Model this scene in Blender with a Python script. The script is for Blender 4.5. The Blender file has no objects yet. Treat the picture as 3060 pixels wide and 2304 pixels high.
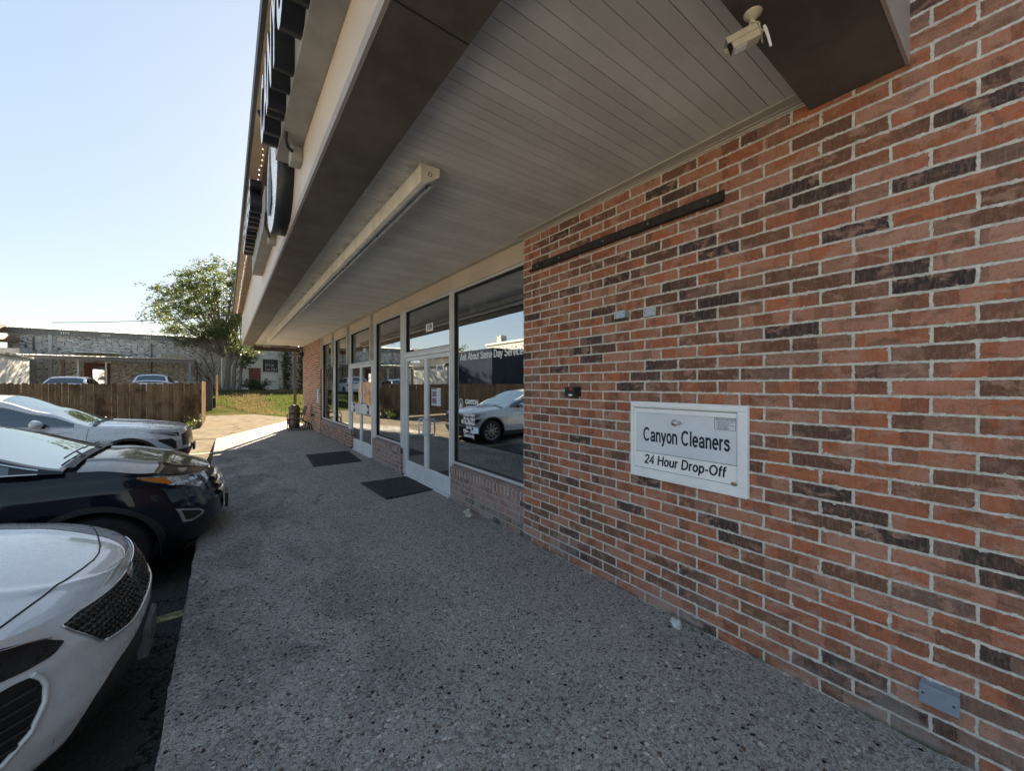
import bpy, bmesh, math, random
from math import sin, cos, pi, radians, sqrt, floor
from mathutils import Vector, Matrix, Euler, noise as mn
random.seed(7)
S = bpy.context.scene
COL = S.collection
# ------------------------------------------------------------ camera
cd = bpy.data.cameras.new('camera'); cam = bpy.data.objects.new('camera', cd); COL.objects.link(cam)
cd.sensor_width = 36.0; cd.lens = 1152.3/3060*36; cd.clip_start = 0.05; cd.clip_end = 600
cam.location = (0, 0, 1.65)
cam.rotation_euler = (radians(90-0.096), radians(0.0), radians(-36.6))
S.camera = cam
# ------------------------------------------------------------ sky and sun
SUN_EL, SUN_AZ = radians(25.0), radians(22.5)      # azimuth from +Y towards +X
w = bpy.data.worlds.new('World'); S.world = w; w.use_nodes = True
wn = w.node_tree.nodes; wl = w.node_tree.links
bg = wn['Background']; sky = wn.new('ShaderNodeTexSky'); sky.sky_type = 'NISHITA'
sky.sun_disc = False; sky.sun_elevation = SUN_EL; sky.sun_rotation = SUN_AZ
sky.altitude = 200; sky.air_density = 1.0; sky.dust_density = 0.45; sky.ozone_density = 1.2
# gamma flattens the sky glow so shaded parts come out brighter
gm = wn.new('ShaderNodeGamma'); gm.inputs[1].default_value = 0.27; wl.new(sky.outputs[0], gm.inputs[0])
hs = wn.new('ShaderNodeHueSaturation'); hs.inputs['Saturation'].default_value = 1.95; wl.new(gm.outputs[0], hs.inputs['Color']); wl.new(hs.outputs[0], bg.inputs[0]); bg.inputs[1].default_value = 0.052
sl = bpy.data.lights.new('sun', 'SUN'); sun = bpy.data.objects.new('sun', sl); COL.objects.link(sun)
sl.energy = 2.9; sl.angle = radians(0.5); sl.color = (1, 0.86, 0.66)
sd = Vector((sin(SUN_AZ)*cos(SUN_EL), cos(SUN_AZ)*cos(SUN_EL), sin(SUN_EL)))
sun.rotation_euler = sd.to_track_quat('Z', 'Y').to_euler()
sun.location = (0, 0, 30)
S.view_settings.view_transform = 'Standard'; S.view_settings.look = 'None'
S.view_settings.exposure = 3.62; S.view_settings.gamma = 1
S.cycles.max_bounces = 8; S.cycles.diffuse_bounces = 4; S.cycles.glossy_bounces = 4
S.cycles.transparent_max_bounces = 12

# ------------------------------------------------------------ materials
class N:
    """tiny node helper"""
    def __init__(s, name):
        s.m = bpy.data.materials.new(name); s.m.use_nodes = True
        s.t = s.m.node_tree; s.b = s.t.nodes['Principled BSDF']; s.out = s.t.nodes['Material Output']
    def n(s, typ, **k):
        nd = s.t.nodes.new('ShaderNode'+typ)
        for a, v in k.items(): setattr(nd, a, v)
        return nd
    def set(s, inp, v):
        if isinstance(v, bpy.types.NodeSocket): s.t.links.new(v, inp)
        elif v is not None:
            if hasattr(inp, 'default_value'):
                if isinstance(v, (tuple, list)) and len(v) == 3 and len(inp.default_value) == 4: v = (*v, 1)
                inp.default_value = v
    def math(s, op, a, b=None, c=None, clamp=False):
        nd = s.n('Math', operation=op); nd.use_clamp = clamp
        s.set(nd.inputs[0], a); s.set(nd.inputs[1], b)
        if c is not None: s.set(nd.inputs[2], c)
        return nd.outputs[0]
    def vmath(s, op, a, b=None, scale=None):
        nd = s.n('VectorMath', operation=op); s.set(nd.inputs[0], a); s.set(nd.inputs[1], b)
        if scale is not None: s.set(nd.inputs['Scale'], scale)
        return nd.outputs[0]
    def ss(s, v, lo, hi, a=0.0, b=1.0):
        nd = s.n('MapRange', interpolation_type='SMOOTHSTEP'); s.set(nd.inputs[0], v)
        for i, q in enumerate((lo, hi, a, b)): s.set(nd.inputs[i+1], q)
        return nd.outputs[0]
    def mix(s, f, a, b, mode='MIX'):
        nd = s.n('Mix', data_type='RGBA', blend_type=mode); s.set(nd.inputs[0], f); s.set(nd.inputs[6], a); s.set(nd.inputs[7], b)
        return nd.outputs[2]
    def noise(s, vec=None, scale=5, detail=4, rough=0.55, dist=0.0, col=False):
        nd = s.n('TexNoise'); s.set(nd.inputs['Vector'], vec); nd.inputs['Scale'].default_value = scale
        nd.inputs['Detail'].default_value = detail; nd.inputs['Roughness'].default_value = rough; nd.inputs['Distortion'].default_value = dist
        return nd.outputs['Color' if col else 'Fac']
    def vor(s, vec, scale, feature='F1', out='Distance', rnd=1.0):
        nd = s.n('TexVoronoi', feature=feature); s.set(nd.inputs['Vector'], vec); nd.inputs['Scale'].default_value = scale
        nd.inputs['Randomness'].default_value = rnd
        return nd.outputs[out]
    def ramp(s, f, stops, mode='LINEAR'):
        nd = s.n('ValToRGB'); nd.color_ramp.interpolation = mode; e = nd.color_ramp.elements
        while len(e) < len(stops): e.new(0.5)
        for i, (p, c) in enumerate(stops): e[i].position = p; e[i].color = (*c, 1)
        s.set(nd.inputs[0], f); return nd.outputs[0]
    def pos(s):
        return s.n('NewGeometry').outputs['Position']
    def obj(s): return s.n('TexCoord').outputs['Object']
    def xyz(s, v):
        nd = s.n('SeparateXYZ'); s.set(nd.inputs[0], v); return nd.outputs
    def comb(s, x, y, z):
        nd = s.n('CombineXYZ'); s.set(nd.inputs[0], x); s.set(nd.inputs[1], y); s.set(nd.inputs[2], z); return nd.outputs[0]
    def bump(s, h, strength=0.5, dist=0.01, normal=None):
        nd = s.n('Bump'); nd.inputs['Strength'].default_value = strength; nd.inputs['Distance'].default_value = dist
        s.set(nd.inputs['Height'], h); s.set(nd.inputs['Normal'], normal); return nd.outputs[0]
    def fin(s, base=None, rough=None, normal=None, metal=None, spec=None, coat=None):
        b = s.b
        for k, v in (('Base Color', base), ('Roughness', rough), ('Normal', normal), ('Metallic', metal), ('Specular IOR Level', spec), ('Coat Weight', coat)):
            if v is not None: s.set(b.inputs[k], v)
        return s.m
_mc = {}
def mat(name, col, rough=0.6, metal=0.0, var=0.12, scale=6.0, bumpd=0.0, spec=0.5, coat=0.0):
    """paint, metal, plastic: a colour with faint dirt variation"""
    if name in _mc: return _mc[name]
    n = N(name); p = n.pos()
    f = n.noise(p, scale, 5, 0.6)
    dark = tuple(c*(1-var*1.6) for c in col); lite = tuple(min(1, c*(1+var)) for c in col)
    c = n.mix(n.ss(f, 0.3, 0.7), dark, lite)
    r = n.ss(n.noise(p, scale*3, 3), 0.3, 0.7, max(0.02, rough-0.06), min(1, rough+0.08))
    nm = n.bump(n.noise(p, scale*12, 3), 0.4, bumpd) if bumpd else None
    _mc[name] = n.fin(c, r, nm, metal, spec, coat)
    return _mc[name]
def emit(name, col, k):
    n = N(name); n.set(n.b.inputs['Base Color'], col); n.set(n.b.inputs['Emission Color'], col); n.b.inputs['Emission Strength'].default_value = k
    return n.m

def brick_mat(name, bw=0.269, bh=0.0798, ph=0.0, mort=0.0058, sat=1.0, pale=0.0, rowlock=False, ph2=0.758, mortcol=(0.62, 0.59, 0.535)):
    n = N(name); p = n.pos(); x, y, z = n.xyz(p)
    u = n.math('ADD', x, y)
    if rowlock: v = n.math('MULTIPLY', z, 0.001)
    else: v = z
    wob = n.noise(p, 9, 3, 0.6, col=True); wx, wy, wz = n.xyz(wob)
    wob2 = n.noise(p, 60, 3, 0.7, col=True); ax, ay, az = n.xyz(wob2)
    u2 = n.math('ADD', u, n.math('ADD', n.math('MULTIPLY_ADD', wx, 0.014, -0.007), n.math('MULTIPLY_ADD', ax, 0.010, -0.005)))
    v2 = n.math('ADD', v, n.math('ADD', n.math('MULTIPLY_ADD', wy, 0.009, -0.0045), n.math('MULTIPLY_ADD', ay, 0.0095, -0.00475))) if not rowlock else v
    vr = n.math('DIVIDE', v2, bh); row = n.math('FLOOR', vr)
    par = n.math('MODULO', n.math('ABSOLUTE', row), 2.0)
    uu = n.math('ADD', n.math('DIVIDE', u2, bw), n.math('MULTIPLY_ADD', par, 0.5, ph)); colm = n.math('FLOOR', uu)
    fu = n.math('FRACT', uu); fv = n.math('FRACT', vr)
    du = n.math('MULTIPLY', n.math('MINIMUM', fu, n.math('SUBTRACT', 1.0, fu)), bw)
    dv = n.math('MULTIPLY', n.math('MINIMUM', fv, n.math('SUBTRACT', 1.0, fv)), bh) if not rowlock else n.math('ADD', 1.0, 0.0)
    d = n.math('MINIMUM', du, dv)
    # mortar smeared over some brick edges
    sm = n.math('SUBTRACT', n.ss(n.noise(p, 24, 5, 0.75), 0.52, 0.72, 0.0, 0.0085), 0.0008)
    ms = n.math('ADD', mort, sm)
    mask = n.ss(d, ms, n.math('ADD', ms, 0.0028))
    idv = n.comb(colm, row, n.math('MULTIPLY', 1.0, 3.7))
    wn_ = n.n('TexWhiteNoise', noise_dimensions='3D'); n.set(wn_.inputs['Vector'], idv); rnd = wn_.outputs['Value']; r3 = n.xyz(wn_.outputs['Color'])
    def s_(c):
        sat_ = sat
        g = (c[0]+c[1]+c[2])/3*0.9; return tuple(g+(q-g)*sat for q in c)
    base = n.ramp(rnd, [(0.0, s_((0.040, 0.036, 0.040))), (0.13, s_((0.060, 0.048, 0.046))), (0.16, s_((0.15, 0.078, 0.054))), (0.38, s_((0.22, 0.105, 0.068))),
                        (0.46, s_((0.34, 0.125, 0.070))), (0.70, s_((0.44, 0.150, 0.075))), (0.88, s_((0.40, 0.155, 0.092))), (1.0, s_((0.46, 0.24, 0.175)))])
    # blotches: fired patches inside each brick, offset per brick
    lp = n.vmath('ADD', n.comb(n.math('MULTIPLY', u, 11.0), n.math('MULTIPLY', z, 16.0), 0.0), n.vmath('SCALE', wn_.outputs['Color'], None, 40.0))
    bl = n.noise(lp, 1.0, 6, 0.62, 0.5)
    c1 = n.mix(n.ss(bl, 0.50, 0.64, 0, 0.75), base, s_((0.44, 0.25, 0.19)))
    zn = n.math('FLOOR', n.math('ADD', n.math('MULTIPLY', fu, n.math('MULTIPLY_ADD', r3[0], 2.2, 1.2)), n.math('MULTIPLY_ADD', n.noise(p, 30, 3, 0.6), 0.24, -0.12)))
    zw = n.n('TexWhiteNoise', noise_dimensions='3D'); n.set(zw.inputs['Vector'], n.comb(colm, row, n.math('ADD', zn, 11.3)))
    c1 = n.mix(n.ss(zw.outputs['Value'], 0.70, 0.74, 0, 0.36), c1, s_((0.47, 0.28, 0.21)))
    c1 = n.mix(n.ss(zw.outputs['Value'], 0.16, 0.20, 0.45, 0), c1, s_((0.125, 0.070, 0.052)))
    bl2 = n.noise(n.vmath('ADD', lp, (9, 3, 5)), 0.9, 5, 0.65, 0.8)
    c2 = n.mix(n.ss(bl2, 0.49, 0.66, 0, 0.55), c1, s_((0.125, 0.070, 0.052)))
    streak = n.noise(n.comb(n.math('MULTIPLY', u, 120.0), n.math('MULTIPLY', z, 22.0), x), 1.0, 3, 0.6)
    c3 = n.mix(n.ss(streak, 0.42, 0.75, 0, 0.30), c2, s_((0.46, 0.28, 0.215)))
    speck = n.noise(p, 170, 4, 0.75)
    c3 = n.mix(n.ss(speck, 0.50, 0.68, 0, 0.5), c3, (0.07, 0.035, 0.025))
    c3 = n.mix(n.ss(n.noise(p, 2.0, 4, 0.6), 0.35, 0.70, 0, 0.25), c3, n.mix(1.0, c3, (1.25, 1.2, 1.2), 'MULTIPLY'))
    mc = n.mix(n.ss(n.noise(p, 35, 5, 0.7), 0.35, 0.65), tuple(c*0.82 for c in mortcol), tuple(min(1, c*1.15) for c in mortcol))
    mc = n.mix(n.ss(n.noise(p, 3.0, 5, 0.7), 0.60, 0.72, 0, 0.7), mc, (0.16, 0.14, 0.12))
    col = n.mix(mask, mc, c3)
    # salt bloom close to the pavement, and pale wash
    low = n.math('MULTIPLY', n.ss(z, 0.0, 0.35, 1, 0), n.ss(n.noise(p, 4, 5, 0.7), 0.42, 0.6))
    col = n.mix(n.math('MULTIPLY', low, 0.55), col, (0.34, 0.31, 0.29))
    # water stain and moss along the very foot
    foot = n.math('MULTIPLY', n.ss(z, 0.0, 0.035, 1, 0), n.ss(n.noise(p, 5, 4, 0.7), 0.40, 0.6))
    col = n.mix(n.math('MULTIPLY', foot, 0.8), col, (0.04, 0.045, 0.022))
    if pale: col = n.mix(n.math('MULTIPLY', n.ss(n.noise(p, 7, 6, 0.7), 0.36, 0.66), pale), col, (0.36, 0.33, 0.33))
    hgt = n.math('ADD', n.math('MULTIPLY', mask, 1.0), n.math('ADD', n.math('MULTIPLY', n.noise(p, 45, 5, 0.7), 0.55), n.math('MULTIPLY', n.noise(p, 200, 3, 0.7), 0.18)))
    tilt = n.math('MULTIPLY', r3[1], n.math('MULTIPLY', mask, 0.5))
    nm = n.bump(n.math('ADD', hgt, tilt), 0.75, 0.006)
    return n.fin(col, 0.9, nm, spec=0.25)
BRICK = brick_mat('red_brick')
BRICK_LOW = brick_mat('weathered_brick', sat=0.62, pale=0.55, mortcol=(0.42, 0.39, 0.36))
BRICK_FAR = brick_mat('pier_brick', bw=0.215, ph=0.2, mort=0.0075, mortcol=(0.52, 0.46, 0.38))
ROWLOCK = brick_mat('rowlock_brick', bw=0.0755, mort=0.0058, sat=0.6, pale=0.45, rowlock=True)

def pebble_mat():
    n = N('exposed_aggregate'); p = n.pos()
    wp = n.vmath('ADD', p, n.vmath('SCALE', n.noise(p, 40, 2, 0.5, col=True), None, 0.012))
    de = n.vor(wp, 52, 'DISTANCE_TO_EDGE'); cc = n.xyz(n.vor(wp, 52, 'F1', 'Color'))
    de2 = n.vor(wp, 98, 'DISTANCE_TO_EDGE'); cc2 = n.xyz(n.vor(wp, 98, 'F1', 'Color'))
    fine = n.ramp(cc2[0], [(0, (0.17, 0.16, 0.15)), (0.35, (0.43, 0.395, 0.355)), (0.8, (0.56, 0.515, 0.46)), (1.0, (0.58, 0.54, 0.48))])
    fine = n.mix(n.ss(de2, 0.0, 0.12), (0.19, 0.185, 0.18), fine)
    big = n.ramp(cc[0], [(0, (0.035, 0.03, 0.03)), (0.07, (0.06, 0.05, 0.05)), (0.09, (0.17, 0.10, 0.075)), (0.16, (0.19, 0.15, 0.12)), (0.3, (0.42, 0.39, 0.36)), (0.9, (0.54, 0.51, 0.47)), (1.0, (0.75, 0.72, 0.68))])
    isbig = n.math('MULTIPLY', n.ss(de, 0.10, 0.16), n.ss(cc[1], 0.52, 0.56))
    col = n.mix(isbig, fine, big)
    # rare dark stones
    cr = n.xyz(n.vor(p, 17, 'F1', 'Color')); dr = n.vor(p, 17, 'F1')
    rare = n.math('MULTIPLY', n.ss(dr, 0.13, 0.19, 1, 0), n.ss(cr[0], 0.66, 0.68))
    col = n.mix(rare, col, n.ramp(cr[1], [(0, (0.03, 0.02, 0.022)), (0.30, (0.05, 0.04, 0.045)), (0.36, (0.16, 0.08, 0.055)), (0.45, (0.30, 0.25, 0.20)), (0.7, (0.60, 0.57, 0.53)), (1, (0.78, 0.76, 0.72))]))
    x, y, z = n.xyz(p)
    # dirt: dark walked/tyre blotches towards the kerb, cement smears
    st = n.noise(n.comb(n.math('MULTIPLY', x, 1.2), n.math('MULTIPLY', y, 0.75), 0.0), 1.35, 6, 0.68, 0.6)
    side = n.ss(x, 0.3, 1.7, 1.0, 0.10)
    dk = n.math('MULTIPLY', n.ss(st, 0.42, 0.60), side)
    col = n.mix(n.math('MULTIPLY', dk, 0.50), col, n.mix(1.0, col, (0.34, 0.35, 0.38), 'MULTIPLY'))
    st2 = n.noise(p, 3.1, 6, 0.72)
    col = n.mix(n.math('MULTIPLY', n.ss(st2, 0.50, 0.72), 0.30), col, (0.36, 0.325, 0.28))
    col = n.mix(n.ss(n.noise(n.vmath('ADD', p, (7, 2, 1)), 2.2, 6, 0.72), 0.54, 0.68, 0, 0.22), col, n.mix(1.0, col, (0.45, 0.45, 0.47), 'MULTIPLY'))
    # wandering cracks
    cp = n.vmath('ADD', p, n.vmath('SCALE', n.noise(p, 2.4, 6, 0.72, col=True), None, 0.55))
    ck = n.vor(cp, 0.62, 'DISTANCE_TO_EDGE')
    crack = n.math('MULTIPLY', n.ss(ck, 0.002, 0.0065, 1, 0), n.ss(n.noise(p, 0.9, 3, 0.5), 0.55, 0.60))
    col = n.mix(n.math('MULTIPLY', crack, 0.6), col, (0.02, 0.02, 0.022))
    h = n.math('ADD', n.math('MULTIPLY', n.ss(de2, 0, 0.3), 0.5), n.math('MULTIPLY', isbig, 0.7))
    h = n.math('SUBTRACT', h, n.math('MULTIPLY', crack, 2.0))
    nm = n.bump(h, 1.0, 0.0055)
    nm = n.bump(n.noise(p, 9, 5, 0.7), 0.35, 0.010, nm)
    return n.fin(col, n.ss(n.noise(p, 30, 3), 0.3, 0.7, 0.85, 0.98), nm, spec=0.02)
AGG = pebble_mat()
def asphalt_mat():
    n = N('worn_asphalt_kerb_shade'); p = n.pos()
    f = n.vor(p, 130, 'F1', 'Color'); g = n.xyz(f)[0]
    col = n.ramp(g, [(0, (0.03, 0.033, 0.031)), (0.6, (0.055, 0.057, 0.053)), (1, (0.12, 0.12, 0.11))])
    col = n.mix(n.ss(n.noise(p, 1.3, 6, 0.7), 0.40, 0.66, 0, 0.65), col, (0.07, 0.075, 0.068))
    col = n.mix(n.ss(n.noise(p, 0.5, 5, 0.7), 0.55, 0.7, 0, 0.6), col, (0.014, 0.015, 0.014))
    col = n.mix(n.ss(n.noise(p, 6, 5, 0.7), 0.58, 0.7, 0, 0.5), col, (0.11, 0.105, 0.09))
    x, y, z = n.xyz(p)
    far = n.ss(n.math('ADD', x, n.math('MULTIPLY_ADD', n.noise(p, 0.8, 5, 0.7), 1.6, -0.8)), -3.4, -1.6, 1, 0)  # shade along the kerb painted as dark paving; farther lot paled for bounce light
    col = n.mix(far, col, n.mix(n.ss(n.noise(p, 1.1, 6, 0.7), 0.35, 0.65), (0.40, 0.36, 0.30), (0.52, 0.47, 0.39)))
    ck = n.vor(n.vmath('ADD', p, n.vmath('SCALE', n.noise(p, 2, 5, 0.7, col=True), None, 0.5)), 0.8, 'DISTANCE_TO_EDGE')
    col = n.mix(n.ss(ck, 0.003, 0.009, 0.8, 0), col, (0.01, 0.01, 0.01))
    return n.fin(col, 0.9, n.bump(n.vor(p, 130), 0.5, 0.004), spec=0.05)
ASPHALT = asphalt_mat()
def concrete_mat(name, c0, c1, cracks=True, sc=2.0):
    n = N(name); p = n.pos()
    col = n.mix(n.ss(n.noise(p, sc, 7, 0.7), 0.35, 0.65), c0, c1)
    col = n.mix(n.ss(n.noise(p, 26, 5, 0.75), 0.45, 0.7, 0, 0.35), col, tuple(c*0.55 for c in c0))
    if cracks:
        ck = n.vor(n.vmath('ADD', p, n.vmath('SCALE', n.noise(p, 1.5, 5, 0.7, col=True), None, 0.8)), 0.38, 'DISTANCE_TO_EDGE')
        col = n.mix(n.ss(ck, 0.002, 0.008, 0.75, 0), col, (0.06, 0.05, 0.04))
    return n.fin(col, 0.95, n.bump(n.noise(p, 60, 5, 0.7), 0.5, 0.004), spec=0.0)
CONC = concrete_mat('driveway_concrete', (0.13, 0.108, 0.08), (0.19, 0.162, 0.122))
def grass_mat(name='lawn_grass'):
    n = N(name); p = n.pos()
    f = n.noise(p, 0.35, 6, 0.7); g = n.noise(p, 9, 5, 0.8)
    col = n.mix(n.ss(f, 0.40, 0.62), (0.045, 0.06, 0.018), (0.11, 0.09, 0.04))
    col = n.mix(n.ss(g, 0.35, 0.7), col, n.mix(1.0, col, (0.45, 0.5, 0.4), 'MULTIPLY'))
    return n.fin(col, 0.9, n.bump(g, 0.8, 0.05), spec=0.0)
GRASS = grass_mat()
def stone_mat(name, c0, c1, joint, sx=2.6, sz=7.5, paint=0.0):
    n = N(name); p = n.pos(); x, y, z = n.xyz(p)
    q = n.comb(n.math('MULTIPLY', n.math('ADD', x, y), sx), n.math('MULTIPLY', z, sz), 0.0)
    q = n.vmath('ADD', q, n.vmath('SCALE', n.noise(p, 1.6, 3, 0.6, col=True), None, 0.35))
    nd = n.n('TexVoronoi', feature='DISTANCE_TO_EDGE', distance='EUCLIDEAN') if False else None
    de = n.vor(q, 1.0, 'DISTANCE_TO_EDGE', rnd=0.78); cc = n.xyz(n.vor(q, 1.0, 'F1', 'Color', rnd=0.78))
    col = n.mix(cc[0], c0, c1)
    col = n.mix(n.ss(n.noise(p, 5, 5, 0.7), 0.45, 0.7, 0, 0.4), col, tuple(c*0.6 for c in c0))
    jn = n.ss(de, n.math('MULTIPLY_ADD', n.noise(p, 2.5, 4, 0.7), 0.07, -0.02), n.math('MULTIPLY_ADD', n.noise(p, 2.5, 4, 0.7), 0.10, 0.025), 1, 0)
    col = n.mix(n.math('MULTIPLY', jn, 1.0-paint*0.65), col, joint)
    if paint:
        col = n.mix(n.ss(n.noise(p, 0.5, 6, 0.75), 0.28, 0.46, 0, 0.85*paint), col, (0.52, 0.52, 0.50))
        col = n.mix(n.ss(n.noise(n.comb(n.math('MULTIPLY', x, 2.0), y, n.math('MULTIPLY', z, 0.35)), 1.0, 6, 0.75), 0.54, 0.68, 0, 0.75), col, (0.14, 0.145, 0.135))
    return n.fin(col, 0.9, n.bump(n.math('SUBTRACT', 1.0, jn), 0.8, 0.03), spec=0.2)
STONE = stone_mat('rubble_limestone', (0.40, 0.395, 0.375), (0.60, 0.59, 0.56), (0.085, 0.08, 0.072))
STONE_W = stone_mat('painted_limestone', (0.33, 0.34, 0.34), (0.50, 0.51, 0.51), (0.10, 0.10, 0.095), 2.2, 6.0, 0.72)
def wood_mat(name, c0, c1, c2, axis=2):
    n = N(name); p = n.pos(); at = n.n('Attribute', attribute_name='rnd'); r = at.outputs['Fac']
    x, y, z = n.xyz(p); a = n.math('ADD', x, y)
    if axis == 2: q = n.comb(n.math('MULTIPLY', a, 30.0), n.math('MULTIPLY', r, 50.0), n.math('MULTIPLY', z, 1.8))
    else: q = n.comb(n.math('MULTIPLY', a, 2.0), n.math('MULTIPLY', r, 50.0), n.math('MULTIPLY', z, 30.0))
    g = n.noise(q, 1.0, 5, 0.65, 0.7)
    col = n.mix(n.ss(g, 0.3, 0.7), c0, c1)
    col = n.mix(n.math('MULTIPLY', r, 0.75), col, c2)
    kn = n.vor(n.comb(n.math('MULTIPLY', a, 6.0), n.math('MULTIPLY', r, 20.0), n.math('MULTIPLY', z, 2.6)), 1.0)
    col = n.mix(n.ss(kn, 0.05, 0.12, 0.8, 0), col, (0.012, 0.008, 0.006))
    col = n.mix(n.ss(n.noise(p, 1.3, 5, 0.7), 0.48, 0.66, 0, 0.6), col, tuple(c*0.35 for c in c0))
    return n.fin(col, 0.95, n.bump(g, 0.6, 0.004), spec=0.0)
FENCE = wood_mat('weathered_cedar', (0.055, 0.034, 0.022), (0.16, 0.11, 0.075), (0.17, 0.12, 0.08))
def soffit_mat():
    n = N('vinyl_soffit'); p = n.pos(); x, y, z = n.xyz(p)
    # period of five slats: three dimpled, two plain
    t = n.math('FRACT', n.math('DIVIDE', n.math('SUBTRACT', y, 1.2897), 0.405))
    tex = n.ss(t, 0.598, 0.602, 1, 0)
    dd = n.math('MULTIPLY', n.math('SINE', n.math('MULTIPLY', n.math('ADD', x, y), 340.0)), n.math('SINE', n.math('MULTIPLY', n.math('SUBTRACT', x, y), 340.0)))
    dm = n.math('MULTIPLY', n.ss(dd, 0.2, 0.9), tex)
    base = n.mix(n.ss(n.noise(p, 1.6, 6, 0.65), 0.35, 0.65), (0.60, 0.575, 0.53), (0.70, 0.67, 0.62))
    wn_ = n.n('TexWhiteNoise', noise_dimensions='1D'); n.set(wn_.inputs['W'], n.math('FLOOR', n.math('DIVIDE', n.math('SUBTRACT', y, 1.2897), 0.081)))
    base = n.mix(n.math('MULTIPLY', wn_.outputs['Value'], 0.22), base, (0.48, 0.44, 0.39))
    col = n.mix(n.math('MULTIPLY', dm, 0.42), base, (0.10, 0.09, 0.08))
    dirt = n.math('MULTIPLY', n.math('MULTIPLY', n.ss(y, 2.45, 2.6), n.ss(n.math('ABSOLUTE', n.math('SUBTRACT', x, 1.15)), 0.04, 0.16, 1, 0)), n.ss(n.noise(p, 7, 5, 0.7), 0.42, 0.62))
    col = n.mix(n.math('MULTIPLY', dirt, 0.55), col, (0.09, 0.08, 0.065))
    return n.fin(col, 0.55, n.bump(dm, 0.7, 0.002), spec=0.4)
SOFFIT = soffit_mat()
def bronze_mat():
    n = N('dusty_bronze_beam'); p = n.pos()
    col = n.mix(n.ss(n.noise(p, 1.5, 6, 0.7), 0.32, 0.68), (0.075, 0.062, 0.052), (0.14, 0.12, 0.10))
    col = n.mix(n.ss(n.noise(p, 14, 5, 0.75), 0.55, 0.72, 0, 0.4), col, (0.14, 0.115, 0.09))
    y = n.xyz(p)[1]
    seam = n.math('ABSOLUTE', n.math('SUBTRACT', n.math('FRACT', n.math('DIVIDE', n.math('ADD', y, 0.05), 3.05)), 0.5))
    col = n.mix(n.ss(seam, 0.0008, 0.0022, 1, 0), col, (0.01, 0.01, 0.01))
    return n.fin(col, 0.6, n.bump(n.noise(p, 3, 4, 0.6), 0.3, 0.006), spec=0.4)
BRONZE = bronze_mat()
CREAM = mat('cream_painted_metal', (0.60, 0.50, 0.40), 0.45, var=0.06, scale=1.5)
CREAM2 = mat('grey_cream_trim', (0.36, 0.31, 0.28), 0.5, var=0.08, scale=3)
TRIM = mat('soffit_channel', (0.47, 0.42, 0.355), 0.5, var=0.06, scale=2)
HEADB = mat('cream_header_board', (0.56, 0.475, 0.365), 0.6, var=0.06, scale=2)
ALU = mat('mill_aluminium', (0.62, 0.62, 0.63), 0.42, metal=0.2, var=0.05, scale=3)
ALU2 = mat('white_door_frame', (0.76, 0.76, 0.78), 0.45, metal=0.15, var=0.05, scale=3)
GASK = mat('black_gasket', (0.012, 0.012, 0.013), 0.6)
RACE = mat('grey_sign_raceway', (0.27, 0.26, 0.245), 0.55, var=0.14, scale=3)
BLK = mat('black_letter_return', (0.008, 0.010, 0.014), 0.45, var=0.2, scale=8)
WHITE = mat('white_vinyl', (0.92, 0.93, 0.95), 0.4, var=0.02)
NAVY = mat('navy_vinyl', (0.008, 0.012, 0.035), 0.4)
TAN = mat('tan_gutter', (0.36, 0.28, 0.18), 0.5, var=0.1, scale=3)
BROWN = mat('brown_fascia', (0.15, 0.105, 0.07), 0.5, var=0.12, scale=3)
STEEL = mat('galvanised_steel', (0.42, 0.46, 0.52), 0.4, metal=0.5, var=0.08, scale=20)
DARKM = mat('black_iron', (0.018, 0.017, 0.017), 0.5, var=0.2, scale=15)
ROOFM = mat('metal_roofing', (0.62, 0.60, 0.55), 0.4, metal=0.2, var=0.08, scale=1)
STUCCO = mat('white_stucco', (0.52, 0.50, 0.46), 0.9, var=0.10, scale=1.2, bumpd=0.01, spec=0.0)
def glass_mat(name, refl=0.42, tint=(0.42, 0.46, 0.46), gcol=(0.93, 0.97, 1.0)):
    n = N(name); t = n.n('BsdfTransparent'); t.inputs[0].default_value = (*tint, 1)
    g = n.n('BsdfGlossy'); g.inputs['Roughness'].default_value = 0.0; g.inputs['Color'].default_value = (*gcol, 1)
    p = n.pos(); n.set(g.inputs['Normal'], n.bump(n.noise(p, 1.3, 2, 0.4), 0.05, 0.01))
    mx = n.n('MixShader'); mx.inputs[0].default_value = refl
    n.t.links.new(t.outputs[0], mx.inputs[1]); n.t.links.new(g.outputs[0], mx.inputs[2]); n.t.links.new(mx.outputs[0], n.out.inputs['Surface'])
    return n.m
GLASS = glass_mat('storefront_glass', 0.56, (0.58, 0.61, 0.60))

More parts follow.
